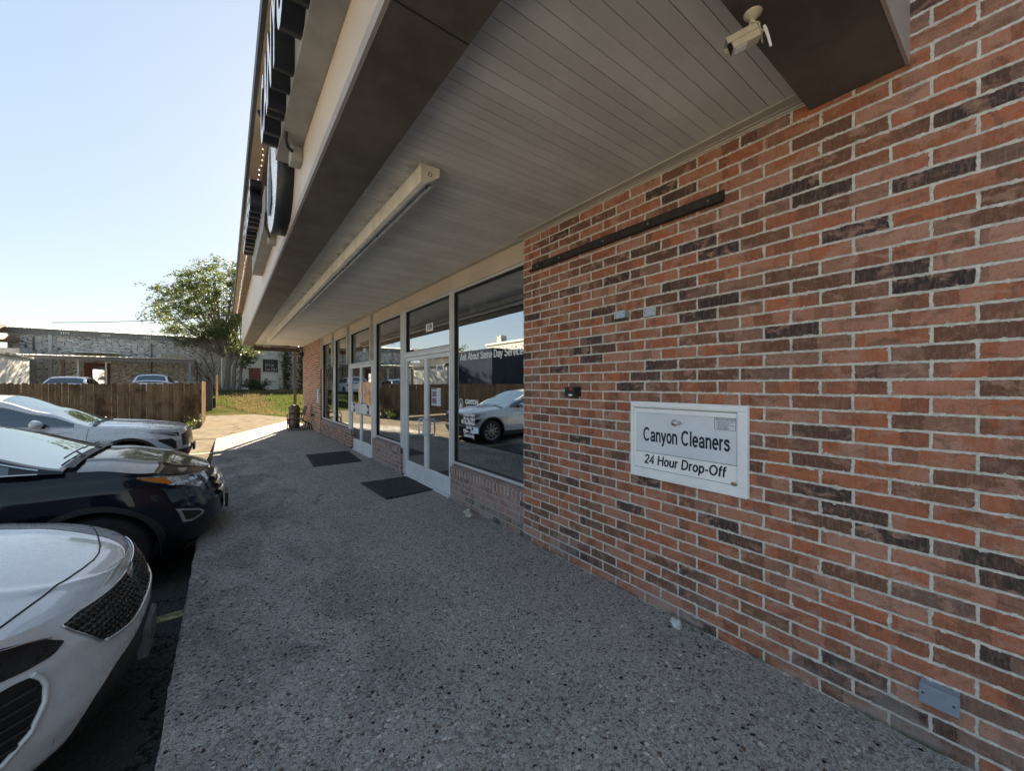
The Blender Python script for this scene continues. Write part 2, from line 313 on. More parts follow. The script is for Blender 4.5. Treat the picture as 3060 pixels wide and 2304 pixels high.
# ------------------------------------------------------------ mesh helpers
class MB:
    def __init__(s): s.v = []; s.f = []; s.mi = []; s.sm = []; s.cur = 0; s.rnd = None
    def add(s, vs, fs, smooth=False, rnd=None):
        o = len(s.v); s.v += [tuple(v) for v in vs]
        for f in fs: s.f.append(tuple(i+o for i in f)); s.mi.append(s.cur); s.sm.append(smooth)
        if rnd is not None:
            if s.rnd is None: s.rnd = []
            s.rnd += [rnd]*len(vs)
        return s
    def box(s, x0, x1, y0, y1, z0, z1, rnd=None):
        vs = [(x0,y0,z0),(x1,y0,z0),(x1,y1,z0),(x0,y1,z0),(x0,y0,z1),(x1,y0,z1),(x1,y1,z1),(x0,y1,z1)]
        return s.add(vs, [(3,2,1,0),(4,5,6,7),(0,1,5,4),(1,2,6,5),(2,3,7,6),(3,0,4,7)], rnd=rnd)
    def obox(s, c, ax, ay, az, rnd=None):
        c = Vector(c); ax, ay, az = Vector(ax), Vector(ay), Vector(az)
        vs = [c+i*ax+j*ay+k*az for k in (-1,1) for (i,j) in ((-1,-1),(1,-1),(1,1),(-1,1))]
        return s.add(vs, [(3,2,1,0),(4,5,6,7),(0,1,5,4),(1,2,6,5),(2,3,7,6),(3,0,4,7)], rnd=rnd)
    def tube(s, pts, r, n=8, cap=True):
        pts = [Vector(p) for p in pts]; rs = r if isinstance(r, (list, tuple)) else [r]*len(pts)
        vs = []; a = None
        for i, p in enumerate(pts):
            d = (pts[min(i+1, len(pts)-1)]-pts[max(i-1, 0)])
            if d.length < 1e-9: d = Vector((0,0,1))
            d.normalize()
            if a is None: a = d.orthogonal().normalized()
            else:
                a = a-d*a.dot(d)
                a = a.normalized() if a.length > 1e-6 else d.orthogonal().normalized()
            b = d.cross(a)
            vs += [p+(a*cos(2*pi*k/n)+b*sin(2*pi*k/n))*rs[i] for k in range(n)]
        fs = [(i*n+k, i*n+(k+1)%n, (i+1)*n+(k+1)%n, (i+1)*n+k) for i in range(len(pts)-1) for k in range(n)]
        s.add(vs, fs, True)
        if cap: s.add(vs[:n], [tuple(range(n))[::-1]]); s.add(vs[-n:], [tuple(range(n))])
        return s
    def lathe(s, c, prof, n=32, axis='z', smooth=True):
        c = Vector(c); vs = []
        for (r, h) in prof:
            for k in range(n):
                a = 2*pi*k/n; x, y = r*cos(a), r*sin(a)
                vs.append(c+(Vector((x, y, h)) if axis == 'z' else Vector((x, h, y)) if axis == 'y' else Vector((h, x, y))))
        fs = [(i*n+k, i*n+(k+1)%n, (i+1)*n+(k+1)%n, (i+1)*n+k) for i in range(len(prof)-1) for k in range(n)]
        return s.add(vs, fs, smooth)
    def grid(s, fn, us, vs_, smooth=True, flip=False):
        V = [fn(u, v) for u in us for v in vs_]; m = len(vs_)
        F = [(i*m+j, i*m+j+1, (i+1)*m+j+1, (i+1)*m+j) for i in range(len(us)-1) for j in range(m-1)]
        if flip: F = [f[::-1] for f in F]
        return s.add(V, F, smooth)
    def prism(s, poly, fn0, fn1):
        """poly of 2D points mapped by fn0 / fn1 to the two faces"""
        n = len(poly); vs = [fn0(*p) for p in poly]+[fn1(*p) for p in poly]
        return s.add(vs, [tuple(range(n))[::-1], tuple(range(n, 2*n))]+[(i, (i+1) % n, n+(i+1) % n, n+i) for i in range(n)])
    def build(s, name, mats, parent=None, bevel=0.0, seg=2, **tags):
        me = bpy.data.meshes.new(name); me.from_pydata(s.v, [], s.f)
        for m in (mats if isinstance(mats, (list, tuple)) else [mats]): me.materials.append(m)
        me.polygons.foreach_set('material_index', s.mi); me.polygons.foreach_set('use_smooth', s.sm)
        if s.rnd:
            at = me.attributes.new('rnd', 'FLOAT', 'POINT')
            at.data.foreach_set('value', s.rnd+[0.5]*(len(s.v)-len(s.rnd)))
        me.update(); o = bpy.data.objects.new(name, me); COL.objects.link(o)
        if parent is not None: attach(o, parent)
        if bevel:
            b = o.modifiers.new('bevel', 'BEVEL'); b.width = bevel; b.segments = seg; b.limit_method = 'ANGLE'; b.angle_limit = radians(40)
        for k, v in tags.items(): o[k] = v
        return o
def wmat(o):
    m = Matrix.LocRotScale(o.location, o.rotation_euler, o.scale)
    if o.parent: m = wmat(o.parent) @ o.matrix_parent_inverse @ m
    return m
def attach(o, parent):
    o.parent = parent; o.matrix_parent_inverse = wmat(parent).inverted()
def thing(name, label, cat, loc=(0,0,0), group=None):
    o = bpy.data.objects.new(name, None); COL.objects.link(o); o.location = loc; o.empty_display_size = 0.1
    return tag(o, label, cat, group)
def tag(o, label, cat, group=None):
    o['label'] = label; o['category'] = cat
    if group: o['group'] = group
    return o
def copy_tree(o, parent=None):
    c = o.copy(); COL.objects.link(c)
    if parent is not None: c.parent = parent
    for ch in list(o.children): copy_tree(ch, c)
    return c
def lin(a, b, n): return [a+(b-a)*i/(n-1) for i in range(n)]
def interp(tab, x):
    if x <= tab[0][0]: return tab[0][1]
    for (a, p), (b, q) in zip(tab, tab[1:]):
        if x <= b: t = (x-a)/(b-a); t = t*t*(3-2*t)*0.5+t*0.5; return p+(q-p)*t
    return tab[-1][1]
def text(body, name, m, parent, place, size=1.0, sx=1.0, ext=0.002, off=0.0, align='CENTER', spacing=1.0, line=1.0, bevel=0.0, sidemat=None):
    cu = bpy.data.curves.new(name, 'FONT'); cu.body = body; cu.size = size; cu.extrude = ext; cu.offset = off
    cu.align_x = align; cu.align_y = 'CENTER'; cu.space_character = spacing; cu.space_line = line; cu.resolution_u = 4
    t = bpy.data.objects.new(name, cu); COL.objects.link(t)
    me = bpy.data.meshes.new_from_object(t.evaluated_get(bpy.context.evaluated_depsgraph_get()))
    bpy.data.objects.remove(t)
    for v in me.vertices: v.co = place(v.co.x*sx, v.co.y, v.co.z)
    me.materials.clear(); me.materials.append(m)
    if sidemat:
        me.materials.append(sidemat)
        for p in me.polygons:
            if abs(p.normal.x) < 0.5: p.material_index = 1
    o = bpy.data.objects.new(name, me); COL.objects.link(o)
    if parent is not None: attach(o, parent)
    return o
def _arc(cx, cy, rx, ry, a0, a1, n=14): return [(cx+rx*cos(radians(a0+(a1-a0)*i/n)), cy+ry*sin(radians(a0+(a1-a0)*i/n))) for i in range(n+1)]
_el = lambda cx, cy, rx, ry: _arc(cx, cy, rx, ry, 0, 360, 28)
_s = [(.42,.52),(.385,.60),(.32,.645),(.24,.655),(.15,.635),(.095,.585),(.09,.52),(.13,.455),(.22,.41),(.33,.365),(.41,.305),(.435,.22),(.40,.13),(.33,.08),(.24,.068),(.15,.085),(.09,.135),(.065,.21)]
GLY = {'C': (.78, [_arc(.40,.5,.33,.43,42,318,26)]), 'a': (.56, [[(.08,.50)]+_arc(.27,.47,.185,.185,155,15)+[(.455,.42),(.455,.10),(.48,.0)], [(.455,.40),(.36,.375),(.22,.345)]+_arc(.23,.205,.16,.14,95,265)+[(.30,.075),(.39,.12),(.455,.21)]]),
 'n': (.54, [[(.08,0),(.08,.72)], [(.08,.42)]+_arc(.265,.45,.185,.20,165,0)+[(.45,0)]]), 'y': (.50, [[(.47,.72),(.235,-.02),(.19,-.13),(.12,-.18),(.05,-.17)], [(.03,.72),(.245,.08)]]),
 'o': (.55, [_el(.275,.36,.205,.295)]), 'l': (.20, [[(.10,0),(.10,1.0)]]), 'e': (.55, [[(.085,.375),(.475,.375)]+_arc(.275,.36,.205,.295,3,318,24)]), 'r': (.34, [[(.08,0),(.08,.72)], [(.08,.42)]+_arc(.25,.44,.17,.205,165,68)]),
 's': (.49, [_s]), '2': (.56, [[(.08,.68)]+_arc(.275,.70,.195,.225,175,-25)+[(.40,.50),(.12,.18),(.075,.075),(.50,.07)]]), '4': (.56, [[(.39,0),(.39,.93),(.05,.29),(.52,.29)]]), 'H': (.70, [[(.09,0),(.09,1)], [(.61,0),(.61,1)], [(.09,.53),(.61,.53)]]),
 'u': (.54, [[(.08,.72),(.08,.26)]+_arc(.265,.26,.185,.195,180,345)+[(.45,.30)], [(.45,0),(.45,.72)]]), 'D': (.72, [[(.09,.07),(.09,.93),(.32,.93)]+_arc(.32,.5,.31,.43,85,-85)+[(.09,.07)]]), 'p': (.56, [[(.08,-.26),(.08,.72)], _el(.285,.36,.20,.295)]),
 '-': (.34, [[(.03,.36),(.31,.36)]]), 'O': (.80, [_el(.40,.5,.33,.43)]), 'f': (.31, [[(.02,.655),(.32,.655)], [(.14,0),(.14,.78)]+_arc(.27,.80,.13,.135,170,80)+[(.34,.935)]]), 'A': (.68, [[(.03,0),(.34,.96),(.65,0)], [(.14,.31),(.54,.31)]]),
 'k': (.50, [[(.08,0),(.08,1)], [(.44,.72),(.10,.33)], [(.21,.44),(.46,0)]]), 'b': (.56, [[(.08,0),(.08,1)], _el(.285,.36,.20,.295)]), 't': (.30, [[(.13,.92),(.13,.19)]+_arc(.24,.19,.11,.12,185,275)+[(.29,.075)], [(.01,.655),(.28,.655)]]),
 'S': (.68, [[(x*1.42+.0, y*1.435-.03) for x, y in _s]]), 'm': (.83, [[(.08,0),(.08,.72)], [(.08,.44)]+_arc(.25,.46,.165,.19,165,0)+[(.415,0)], [(.415,.44)]+_arc(.58,.46,.165,.19,165,0)+[(.745,0)]]), 'd': (.56, [[(.48,0),(.48,1)], _el(.275,.36,.20,.295)]),
 'v': (.49, [[(.03,.72),(.245,.04),(.46,.72)]]), 'i': (.20, [[(.10,0),(.10,.72)], [(.10,.86),(.10,1.0)]]), 'c': (.50, [_arc(.275,.36,.205,.295,42,318,22)]), '!': (.28, [[(.14,.30),(.14,1.0)], [(.14,0),(.14,.14)]]), ' ': (.28, [])}
def stext(body, name, m, parent, place, size, sx=1.0, wt=0.135, track=0.04, slant=0.0, ext=0.0006):
    W_ = sum(GLY[c][0]+track for c in body)-track; b = MB(); x0 = -W_/2; k_ = 0
    for ch in body:
        adv, paths = GLY[ch]
        for P_ in paths:
            k_ += 1; z_ = ext+0.00012*(k_ % 4); L_ = []; R_ = []
            closed = (P_[0][0]-P_[-1][0])**2+(P_[0][1]-P_[-1][1])**2 < 1e-6
            Q = P_[:-1] if closed else P_; n_ = len(Q)
            for i in range(n_):
                a = Vector(Q[(i-1) % n_] if (closed or i > 0) else Q[i]).to_2d() if False else Vector((*(Q[(i-1) % n_] if (closed or i > 0) else Q[i]), 0)); c = Vector((*(Q[(i+1) % n_] if (closed or i < n_-1) else Q[i]), 0)); o = Vector((*Q[i], 0))
                d1 = (o-a).normalized() if (o-a).length > 0 else (c-o).normalized(); d2 = (c-o).normalized() if (c-o).length > 0 else d1
                nn = Vector((-(d1+d2).y, (d1+d2).x, 0)); nn = nn.normalized() if nn.length > 1e-6 else Vector((-d1.y, d1.x, 0))
                mi = min(2.2, 1/max(0.3, nn.dot(Vector((-d1.y, d1.x, 0))))); L_.append(o+nn*wt/2*mi); R_.append(o-nn*wt/2*mi)
            f = lambda v: place((x0+v.x+slant*v.y)*size*sx, (v.y-0.36)*size, z_)
            V = [f(v) for v in L_]+[f(v) for v in R_]; m_ = n_ if closed else n_-1
            b.add(V, [(i, n_+i, n_+(i+1) % n_, (i+1) % n_) for i in range(m_)])
        x0 += adv+track
    return b.build(name, m, parent)
def on_x(X, Yc, Zc):                       # writing on a face that looks towards -X (read left to right = +Y to -Y)
    return lambda x, y, z: (X-z, Yc-x, Zc+y)
def on_y(Xc, Y, Zc): return lambda x, y, z: (Xc+x, Y-z, Zc+y)

# ------------------------------------------------------------ ground
def gz(y):
    t = max(0.0, min(1.0, (y-25)/15)); return 1.12*t*t*(3-2*t)
b = MB()
xs = [-300,-120,-60,-40]+lin(-30, 20, 26)+[40,80,200]; ys = [-80,-30,-10,0,5,10,13.9,15.5,20,24]+lin(25, 42, 18)+[50,80,200,400]
b.grid(lambda x, y: (x, y, (-0.40 if y < 14 else -0.20 if y < 22 else -0.04)+gz(y)), xs, ys, flip=True)
b.build('ground', GRASS, kind='structure')
def pz(y): return -0.30 if y < 8.2 else -0.30+0.27*min(1.0, (y-8.2)/6.8)
b = MB(); b.grid(lambda x, v: (x, -14+v*(27.0+(-x)*0.12) if True else 0, pz(-14+v*(27.0+(-x)*0.12))), [-40,-20,-10,-5,-0.2], lin(0, 1, 80), flip=True)
b.build('parking_lot', ASPHALT, kind='structure')
b = MB()
poly = [(-40,17.3),(-0.24,12.9),(-0.24,14.95),(2.3,20.3),(2.9,21.3),(1.6,28.2),(-0.6,30.5),(-0.78,19.15),(-30,23.2),(-40,24.2)]
b.grid(lambda x, v: (x, 10.9+v*(15.05-10.9+(-x-0.24)*0.12), pz(10.9+v*(4.15+(-x-0.24)*0.12))+0.006), [-40,-20,-10,-5,-0.235], lin(0, 1, 12), flip=True)
b.build('parking_apron', CONC, kind='structure')
b = MB()
b.prism([(-40,19.95),(-0.9,15.25),(-0.235,14.95),(2.24,20.32),(2.9,21.6),(2.0,24.2),(0.9,27.4),(-0.2,30.6),(-1.5,30.6),(-2.0,23.4),(-40,28)], lambda x, y: (x, y, -0.14), lambda x, y: (x, y, -0.015))
b.build('driveway', CONC, kind='structure')
# kerb ribbon with drain slots
b = MB()
for i in range(60):
    x = -0.95-i*0.125; y = 15.2+(-0.9-x)*0.12
    b.box(x-0.045, x+0.045, y-0.16, y+0.16, -0.143, -0.005)
tag(b.build('drain_kerb', CONC), 'ribbed pale kerb strip in front of the wooden fence', 'kerb')
# sidewalk slab
b = MB()
sw = [(-0.232,-5),(2.60,-5),(2.60,21.1),(-0.232,14.93)]
ed = [(-0.232+0.018*mn.noise(Vector((0, y*3.1, 0)))+0.008*mn.noise(Vector((3, y*14, 0))), y) for y in lin(-5, 14.93, 320)]
pts = ed+[(2.24,20.3),(2.60,21.0),(2.60,-5)]
n_ = len(pts)
b.add([(x, y, 0.0) for x, y in pts]+[(x-(0.016 if i < 320 else 0), y, -0.012) for i, (x, y) in enumerate(pts)]+[(x-(0.016 if i < 320 else 0), y, -0.42) for i, (x, y) in enumerate(pts)],
      [tuple(range(n_))[::-1]]+[(i, (i+1) % n_, n_+(i+1) % n_, n_+i) for i in range(n_)]+[(n_+i, n_+(i+1) % n_, 2*n_+(i+1) % n_, 2*n_+i) for i in range(n_)])
b.build('sidewalk', AGG, kind='structure')
YEL = mat('worn_yellow_paint', (0.36, 0.31, 0.17), 0.8, var=0.5, scale=9)
b = MB()
for yy in (1.45, 4.30, 7.10, 9.90, 12.7):
    z_ = pz(yy)+0.008; b.add([(-0.28,yy-.06,z_),(-0.28,yy+.06,z_),(-5.2,yy+.06,z_),(-5.2,yy-.06,z_)], [(3,2,1,0)])
b.build('parking_stripe', YEL, kind='structure')

# ------------------------------------------------------------ the shop building
D = 2.5555; SZ = 3.2223
shop = thing('shop_building', 'red brick strip shop with covered walkway, canopy and aluminium storefront', 'building', (2.6, 8, 0))
b = MB(); b.box(D, D+0.35, -6, 3.2332, -0.17, 4.26); b.build('brick_wall', BRICK, shop)
b = MB(); b.box(D, D+0.35, 14.29, 17.9, -0.17, SZ+0.02); b.build('brick_pier', BRICK_FAR, shop)
b = MB(); b.box(D+0.351, 14, -6, 17.88, 3.36, 4.25); b.box(D+0.36, 14, 17.5, 17.88, -0.17, 3.355); b.box(13.6, 14, -6, 17.49, -0.17, 3.355); b.box(D+0.36, 13.59, -6, -5.7, -0.17, 3.355)
b.build('block_wall', mat('painted_block', (0.42, 0.36, 0.29), 0.8), shop)
BX = 2.580
for (y0, y1) in ((3.2335, 4.955), (6.89, 8.60), (10.37, 14.289)):
    b = MB(); b.box(BX, BX+0.12, y0, y1, -0.1, 0.385); k = b.build('bulkhead', BRICK_LOW if y0 < 10 else brick_mat('dark_mortar_brick', bw=0.215, sat=0.8, mortcol=(0.46, 0.40, 0.36)), shop)
    b = MB(); b.add([(BX-0.006,y0,0.386),(BX-0.006,y1,0.386),(BX-0.006,y1,0.478),(BX-0.006,y0,0.478),(BX+0.14,y0,0.520),(BX+0.14,y1,0.520),(BX+0.14,y1,0.386),(BX+0.14,y0,0.386)],
                    [(0,3,2,1),(3,4,5,2),(0,7,4,3),(1,2,5,6)])
    r = b.build('rowlock_sill', ROWLOCK, k)
# header board, head channel
b = MB(); b.box(2.612, 2.72, 3.2335, 14.289, 3.006, SZ+0.004); b.box(2.606, 2.6118, 3.2335, 14.289, 3.195, SZ+0.001); b.build('header_board', HEADB, shop)
# soffit: slats with V grooves
b = MB(); prof = []
k0 = int((0.72-1.2897)/0.081)-1; k1 = int((17.8-1.2897)/0.081)+1
for k in range(k0, k1):
    y = 1.2897+k*0.081
    prof += [(y-0.0020, SZ+0.0), (y-0.0008, SZ+0.008), (y+0.0012, SZ+0.008), (y+0.0020, SZ)]
vs = [(x, y, z) for (y, z) in prof for x in (0.86, 2.64)]
b.add(vs, [(2*i, 2*i+1, 2*i+3, 2*i+2) for i in range(len(prof)-1)]); b.build('soffit', SOFFIT, shop)
b = MB(); b.box(2.462, 2.553, 0.723, 3.24, SZ-0.012, SZ-0.001); b.box(2.545, 2.5545, 0.723, 3.24, SZ-0.030, SZ-0.0125); b.box(2.525, 2.545, 0.723, 3.24, SZ-0.018, SZ-0.0125)
b.box(2.535, 2.605, 3.245, 14.28, SZ-0.008, SZ-0.001)
b.build('soffit_trim', TRIM, shop)
BZ = 3.145
b = MB(); b.box(0.516, 0.862, 0.724, 17.85, BZ, 3.6); b.box(0.516, 2.553, 0.352, 0.722, BZ-0.002, 3.62)
b.build('canopy_beam', BRONZE, shop, bevel=0.004)
b = MB(); b.box(0.505, 2.554, 0.338, 0.3515, BZ-0.004, 3.9); b.build('end_fascia', CREAM2, shop)
b = MB(); b.box(0.497, 0.5155, 0.338, 17.85, BZ-0.001, 3.21); b.build('fascia_drip_edge', CREAM2, shop)
b = MB()
ycuts = [0.3375]+[0.9+3.05*i for i in range(6)]+[17.85]
for a, c in zip(ycuts, ycuts[1:]): b.box(0.504, 0.5155, a+0.0015, c-0.0015, 3.2105, 4.28)
b.build('canopy_fascia', CREAM, shop)
b = MB(); b.box(0.5165, 14, 0.36, 17.86, 3.63, 4.27); b.build('canopy_core', mat('canopy_core_dark', (0.1, 0.09, 0.08)), shop)
b = MB(); b.box(0.372, 2.6, 0.36, 17.35, 4.284, 4.30); b.build('upper_soffit', BROWN, shop)
b = MB(); b.box(0.238, 0.3715, 0.36, 17.35, 4.281, 4.42); b.build('gutter_board', TAN, shop)
b = MB(); b.box(0.205, 0.2375, 0.36, 17.37, 4.287, 4.46); b.box(0.2378, 14.1, 0.36, 17.37, 4.4605, 4.50); b.build('roof_edge', mat('dark_roof_edge', (0.05, 0.045, 0.045), 0.5), shop)
b = MB(); b.box(0.87, 2.553, 17.862, 17.93, 2.985, 3.20); b.build('end_header', mat('dark_brown_header', (0.045, 0.028, 0.022), 0.6), shop)
b = MB(); b.tube([(0.95,17.82,3.17),(1.5,17.84,3.165),(2.2,17.84,3.15),(2.42,17.84,3.14),(2.5,17.80,3.07)], 0.011, 6); b.box(1.17, 1.42, 17.80, 17.86, 3.13, 3.18)
b.build('conduit', mat('tan_conduit', (0.36, 0.29, 0.2)), shop)
# interior
b = MB(); b.add([(2.72,3.3,0.02),(13.5,3.3,0.02),(13.5,17.4,0.02),(2.72,17.4,0.02)], [(0,1,2,3)]); b.build('interior_floor', mat('vinyl_floor', (0.42, 0.40, 0.38), 0.5), shop)
def tile_mat():
    n = N('ceiling_tile'); x, y, z = n.xyz(n.pos())
    f = lambda a: n.ss(n.math('ABSOLUTE', n.math('SUBTRACT', n.math('FRACT', n.math('DIVIDE', a, 0.62)), 0.5)), 0.478, 0.484)
    return n.fin(n.mix(n.math('MAXIMUM', f(x), f(y)), (0.36, 0.36, 0.34), (0.10, 0.10, 0.10)), 0.8)
b = MB(); b.box(2.722, 13.5, 3.3, 17.4, 3.20, 3.24); b.build('interior_ceiling', tile_mat(), shop)
b = MB(); b.box(8.2, 8.3, 3.3, 17.4, 0.03, 3.195); b.box(2.92, 8.19, 3.05, 3.2, 0.03, 3.195); b.box(2.8, 8.19, 8.50, 8.58, 0.03, 3.195)
b.build('interior_wall', mat('interior_paint', (0.22, 0.23, 0.24), 0.8), shop)

# --- storefront frames
FX0, FX1, GX = 2.622, 2.705, 2.664
def frame_win(y0, y1, z0=0.524, z1=3.003, left=0.0, label=None):
    """aluminium frame with dark gasket and one pane"""
    f = MB(); t = 0.034
    f.box(FX0, FX1, y0, y1, z0, z0+t); f.box(FX0, FX1, y0, y1, z1-t, z1)
    f.box(FX0, FX1, y0, y0+t, z0+t, z1-t); f.box(FX0, FX1, y1-t, y1, z0+t, z1-t)
    o = f.build('window', ALU, shop, bevel=0.002)
    if label: o['label'] = label
    a, c, d, e = y0+t, y1-t, z0+t, z1-t; g = 0.011
    m = MB(); m.box(GX-0.03, GX+0.012, a, c, d, d+g); m.box(GX-0.03, GX+0.012, a, c, e-g-.006, e); m.box(GX-0.03, GX+0.012, a, a+g, d+g, e-g-.006); m.box(GX-0.03, GX+0.012, c-g, c, d+g, e-g-.006)
    m.build('gasket', GASK, o)
    p = MB(); p.add([(GX, a+g, d+g), (GX, a+g, e-g), (GX, c-g, e-g), (GX, c-g, d+g)], [(0,1,2,3)]); p.build('pane', GLASS, o)
    return o
W1 = frame_win(3.2335, 4.965); W2 = frame_win(7.0, 8.52); W3 = frame_win(10.80, 12.40); W4 = frame_win(12.60, 14.22)
TR1 = frame_win(5.035, 6.80, 2.20, 3.003); TR2 = frame_win(8.80, 10.62, 2.165, 3.003)
for (a, c) in ((4.967,5.033), (6.802,6.998), (8.522,8.798), (10.622,10.798), (12.402,12.598), (14.222,14.288)):
    b = MB(); b.box(FX0-0.006, FX1, a, c, 0.03 if a < 12 else 0.52, 3.005)
    b.build('mullion', ALU, shop, bevel=0.003)
for y in (8.655, 10.70, 12.50, 14.10):
    b = MB(); b.box(2.545, 2.615, y-0.012, y+0.05, 2.19, 3.19)
    b.build('mullion_fin', mat('beige_fin', (0.52, 0.49, 0.42), 0.6), shop)
# doors
def handle(parent, y, zc, h=0.24, dy=0.10):
    m = MB(); X = FX0
    pr = [(X, y, zc+h/2), (X-0.055, y, zc+h/2), (X-0.07, y, zc+h/2-0.02), (X-0.07, y, zc-h/2+0.02), (X-0.055, y, zc-h/2), (X, y, zc-h/2)]
    m.tube(pr, 0.0125, 10); m.build('handle', ALU2, parent)
def door(y0, y1, style, hy, nm, label=None):
    z0, z1 = 0.035, 2.135; f = MB(); s = 0.055; x0, x1 = 2.628, 2.674
    f.box(x0, x1, y0, y0+s, z0, z1); f.box(x0, x1, y1-s, y1, z0, z1); f.box(x0, x1, y0+s, y1-s, z1-0.065, z1); f.box(x0, x1, y0+s, y1-s, z0, 0.28)
    spans = [(0.28, z1-0.065)]
    if style: f.box(x0, x1, y0+s, y1-s, 0.955, 1.19); spans = [(0.28, 0.955), (1.19, z1-0.065)]
    o = f.build(nm, ALU2, shop, bevel=0.003)
    if label: o['label'] = label
    for (a, c) in spans:
        p = MB(); p.add([(GX-0.012, y0+s, a), (GX-0.012, y0+s, c), (GX-0.012, y1-s, c), (GX-0.012, y1-s, a)], [(0,1,2,3)]); p.build('pane', GLASS, o)
    handle(o, hy, 0.965 if not style else 1.07, 0.25)
    return o
for (a, c, st) in ((5.035, 6.80, 0), (8.80, 10.62, 1)):
    hb = MB(); hb.box(FX0-0.012, FX1, a, c, 2.140, 2.197 if not st else 2.162); hb.build('door_head', ALU2, shop, bevel=0.002)
    hb = MB(); hb.box(FX0-0.02, FX1, a, c, -0.001, 0.028); hb.build('threshold', ALU2, shop, bevel=0.002)
    mid = (a+c)/2
    d1 = door(a+0.004, mid-0.004, st, mid-0.085, 'door'); d2 = door(mid+0.004, c-0.004, st, mid+0.085, 'door')
    if not st: DN, DF = d1, d2
    else: EN, EF = d1, d2
# numbers, decals
XG = GX-0.004
def plate(parent, name, y0, y1, z0, z1, m, x=XG, t=0.002):
    p = MB(); p.box(x-t, x, y0, y1, z0, z1); return p.build(name, m, parent)
def digits(parent, s, yc, zc, wd, hh, x=XG):
    plate(parent, 'number_sticker', yc-wd/2, yc+wd/2, zc-hh/2, zc+hh/2, WHITE, x)
    text(s, 'number', NAVY, parent, on_x(x-0.0028, yc, zc), hh*1.0, wd/hh/len(s)*1.45, 0.0004, 0.004)
digits(TR1, '109', 5.83, 2.585, 0.26, 0.125)
digits(DN, '109A', 5.43, 1.905, 0.27, 0.10, GX-0.015)
text('109B', 'number', WHITE, TR2, on_x(XG-0.001, 9.50, 2.47), 0.13, 0.95, 0.0004, 0.003)
def poster_mat():
    n = N('printed_notice'); x, y, z = n.xyz(n.pos())
    ln = n.math('MULTIPLY', n.ss(n.math('FRACT', n.math('MULTIPLY', z, 42.0)), 0.55, 0.6), n.ss(n.noise(n.comb(0.0, n.math('MULTIPLY', y, 30.0), n.math('FLOOR', n.math('MULTIPLY', z, 42.0))), 1.0, 2), 0.42, 0.46))
    col = n.mix(n.math('MULTIPLY', ln, n.ss(y, 5.54, 5.545, 1, 0)), (0.75, 0.80, 0.88), (0.30, 0.34, 0.42))
    blk = n.math('MULTIPLY', n.ss(y, 5.54, 5.545), n.ss(y, 5.70, 5.705, 1, 0))
    cell = n.vor(n.comb(0.0, n.math('MULTIPLY', y, 14.0), n.math('MULTIPLY', z, 14.0)), 1.0, 'F1', 'Color')
    col = n.mix(n.math('MULTIPLY', blk, n.ss(n.math('FRACT', n.math('MULTIPLY', z, 9.0)), 0.12, 0.15)), col, n.mix(0.75, cell, (0.03, 0.04, 0.12)))
    return n.fin(col, 0.5)
b = MB(); b.box(GX-0.018, GX-0.0155, 5.40, 5.72, 1.32, 1.60); b.build('notice', poster_mat(), DN)
plate(EN, 'notice', 8.99, 9.25, 1.75, 1.95, mat('pale_notice', (0.5, 0.52, 0.55)), GX+0.01)
text('OPEN\nHOURS', 'lettering', WHITE, EN, on_x(GX-0.014, 9.25, 1.52), 0.07, 1.4, 0.0004)
for (dr, yc) in ((EN, 9.10), (EF, 10.28)):
    m = MB(); m.box(2.6255, 2.6278, yc-0.075, yc+0.075, 0.985, 1.165); m.box(2.6262, 2.6279, yc-0.09, yc+0.09, 0.97, 1.18); k = m.build('mail_slot', mat('slot_dark', (0.05, 0.045, 0.045)), dr)
    plate(k, 'slot_flap', yc-0.045, yc+0.045, 1.03, 1.12, ALU2, 2.625, 0.004)
stext('Ask About Same Day Service!', 'lettering', WHITE, W1, on_x(XG, 4.075, 2.025), 0.098, 1.03, 0.15, 0.04)
text('CANYON', 'logo_lettering', WHITE, W1, on_x(XG, 4.50, 1.415), 0.085, 0.92, 0.0004, 0.004)
text('CLEANERS', 'logo_lettering', WHITE, W1, on_x(XG, 4.50, 1.345), 0.066, 0.98, 0.0004, -0.0006)
b = MB(); cy_, cz_ = 4.795, 1.385
ring = [[(XG-0.001, cy_+r*0.062*cos(2*pi*k/32), cz_+r*0.074*sin(2*pi*k/32)) for k in range(32)] for r in (1.0, 0.86)]
b.add(ring[0]+ring[1], [(k, (k+1) % 32, 32+(k+1) % 32, 32+k) for k in range(32)])
fl = [(0,-.055),(.024,-.045),(.026,-.02),(.012,.012),(.002,.048),(-.006,.015),(-.016,.0),(-.024,-.03),(-.018,-.048)]
b.add([(XG-0.001, cy_-y, cz_+z) for y, z in fl], [tuple(range(len(fl)))]); b.build('logo_emblem', WHITE, W1)
text('Business Hours:\nMonday - Friday\n7:00am - 6:00pm\nSaturday\n9:00am - 1:00pm\nClosed Sunday', 'lettering', WHITE, W1, on_x(XG, 4.565, 1.10), 0.070, 0.66, 0.0003, 0.0012, line=0.82)
plate(W1, 'sticker', 4.32, 4.45, 1.005, 1.085, mat('pale_blue_sticker', (0.55, 0.68, 0.85)), XG-0.001)
plate(W1, 'sticker', 4.735, 4.765, 1.11, 1.165, WHITE, XG-0.001); plate(W1, 'sticker', 4.545, 4.575, 1.11, 1.165, WHITE, XG-0.001)
plate(W2, 'sticker', 7.07, 7.16, 0.66, 0.74, mat('blue_round_sticker', (0.3, 0.45, 0.7)), XG-0.001)
for yy in (5.2, 6.3): b = MB(); b.box(2.72, 2.75, yy, yy+.3, 2.03, 2.10); b.build('door_closer', ALU2, shop)
b = MB(); b.box(2.70, 2.715, 5.10, 6.74, 1.06, 1.085); b.build('push_bar', ALU2, shop)
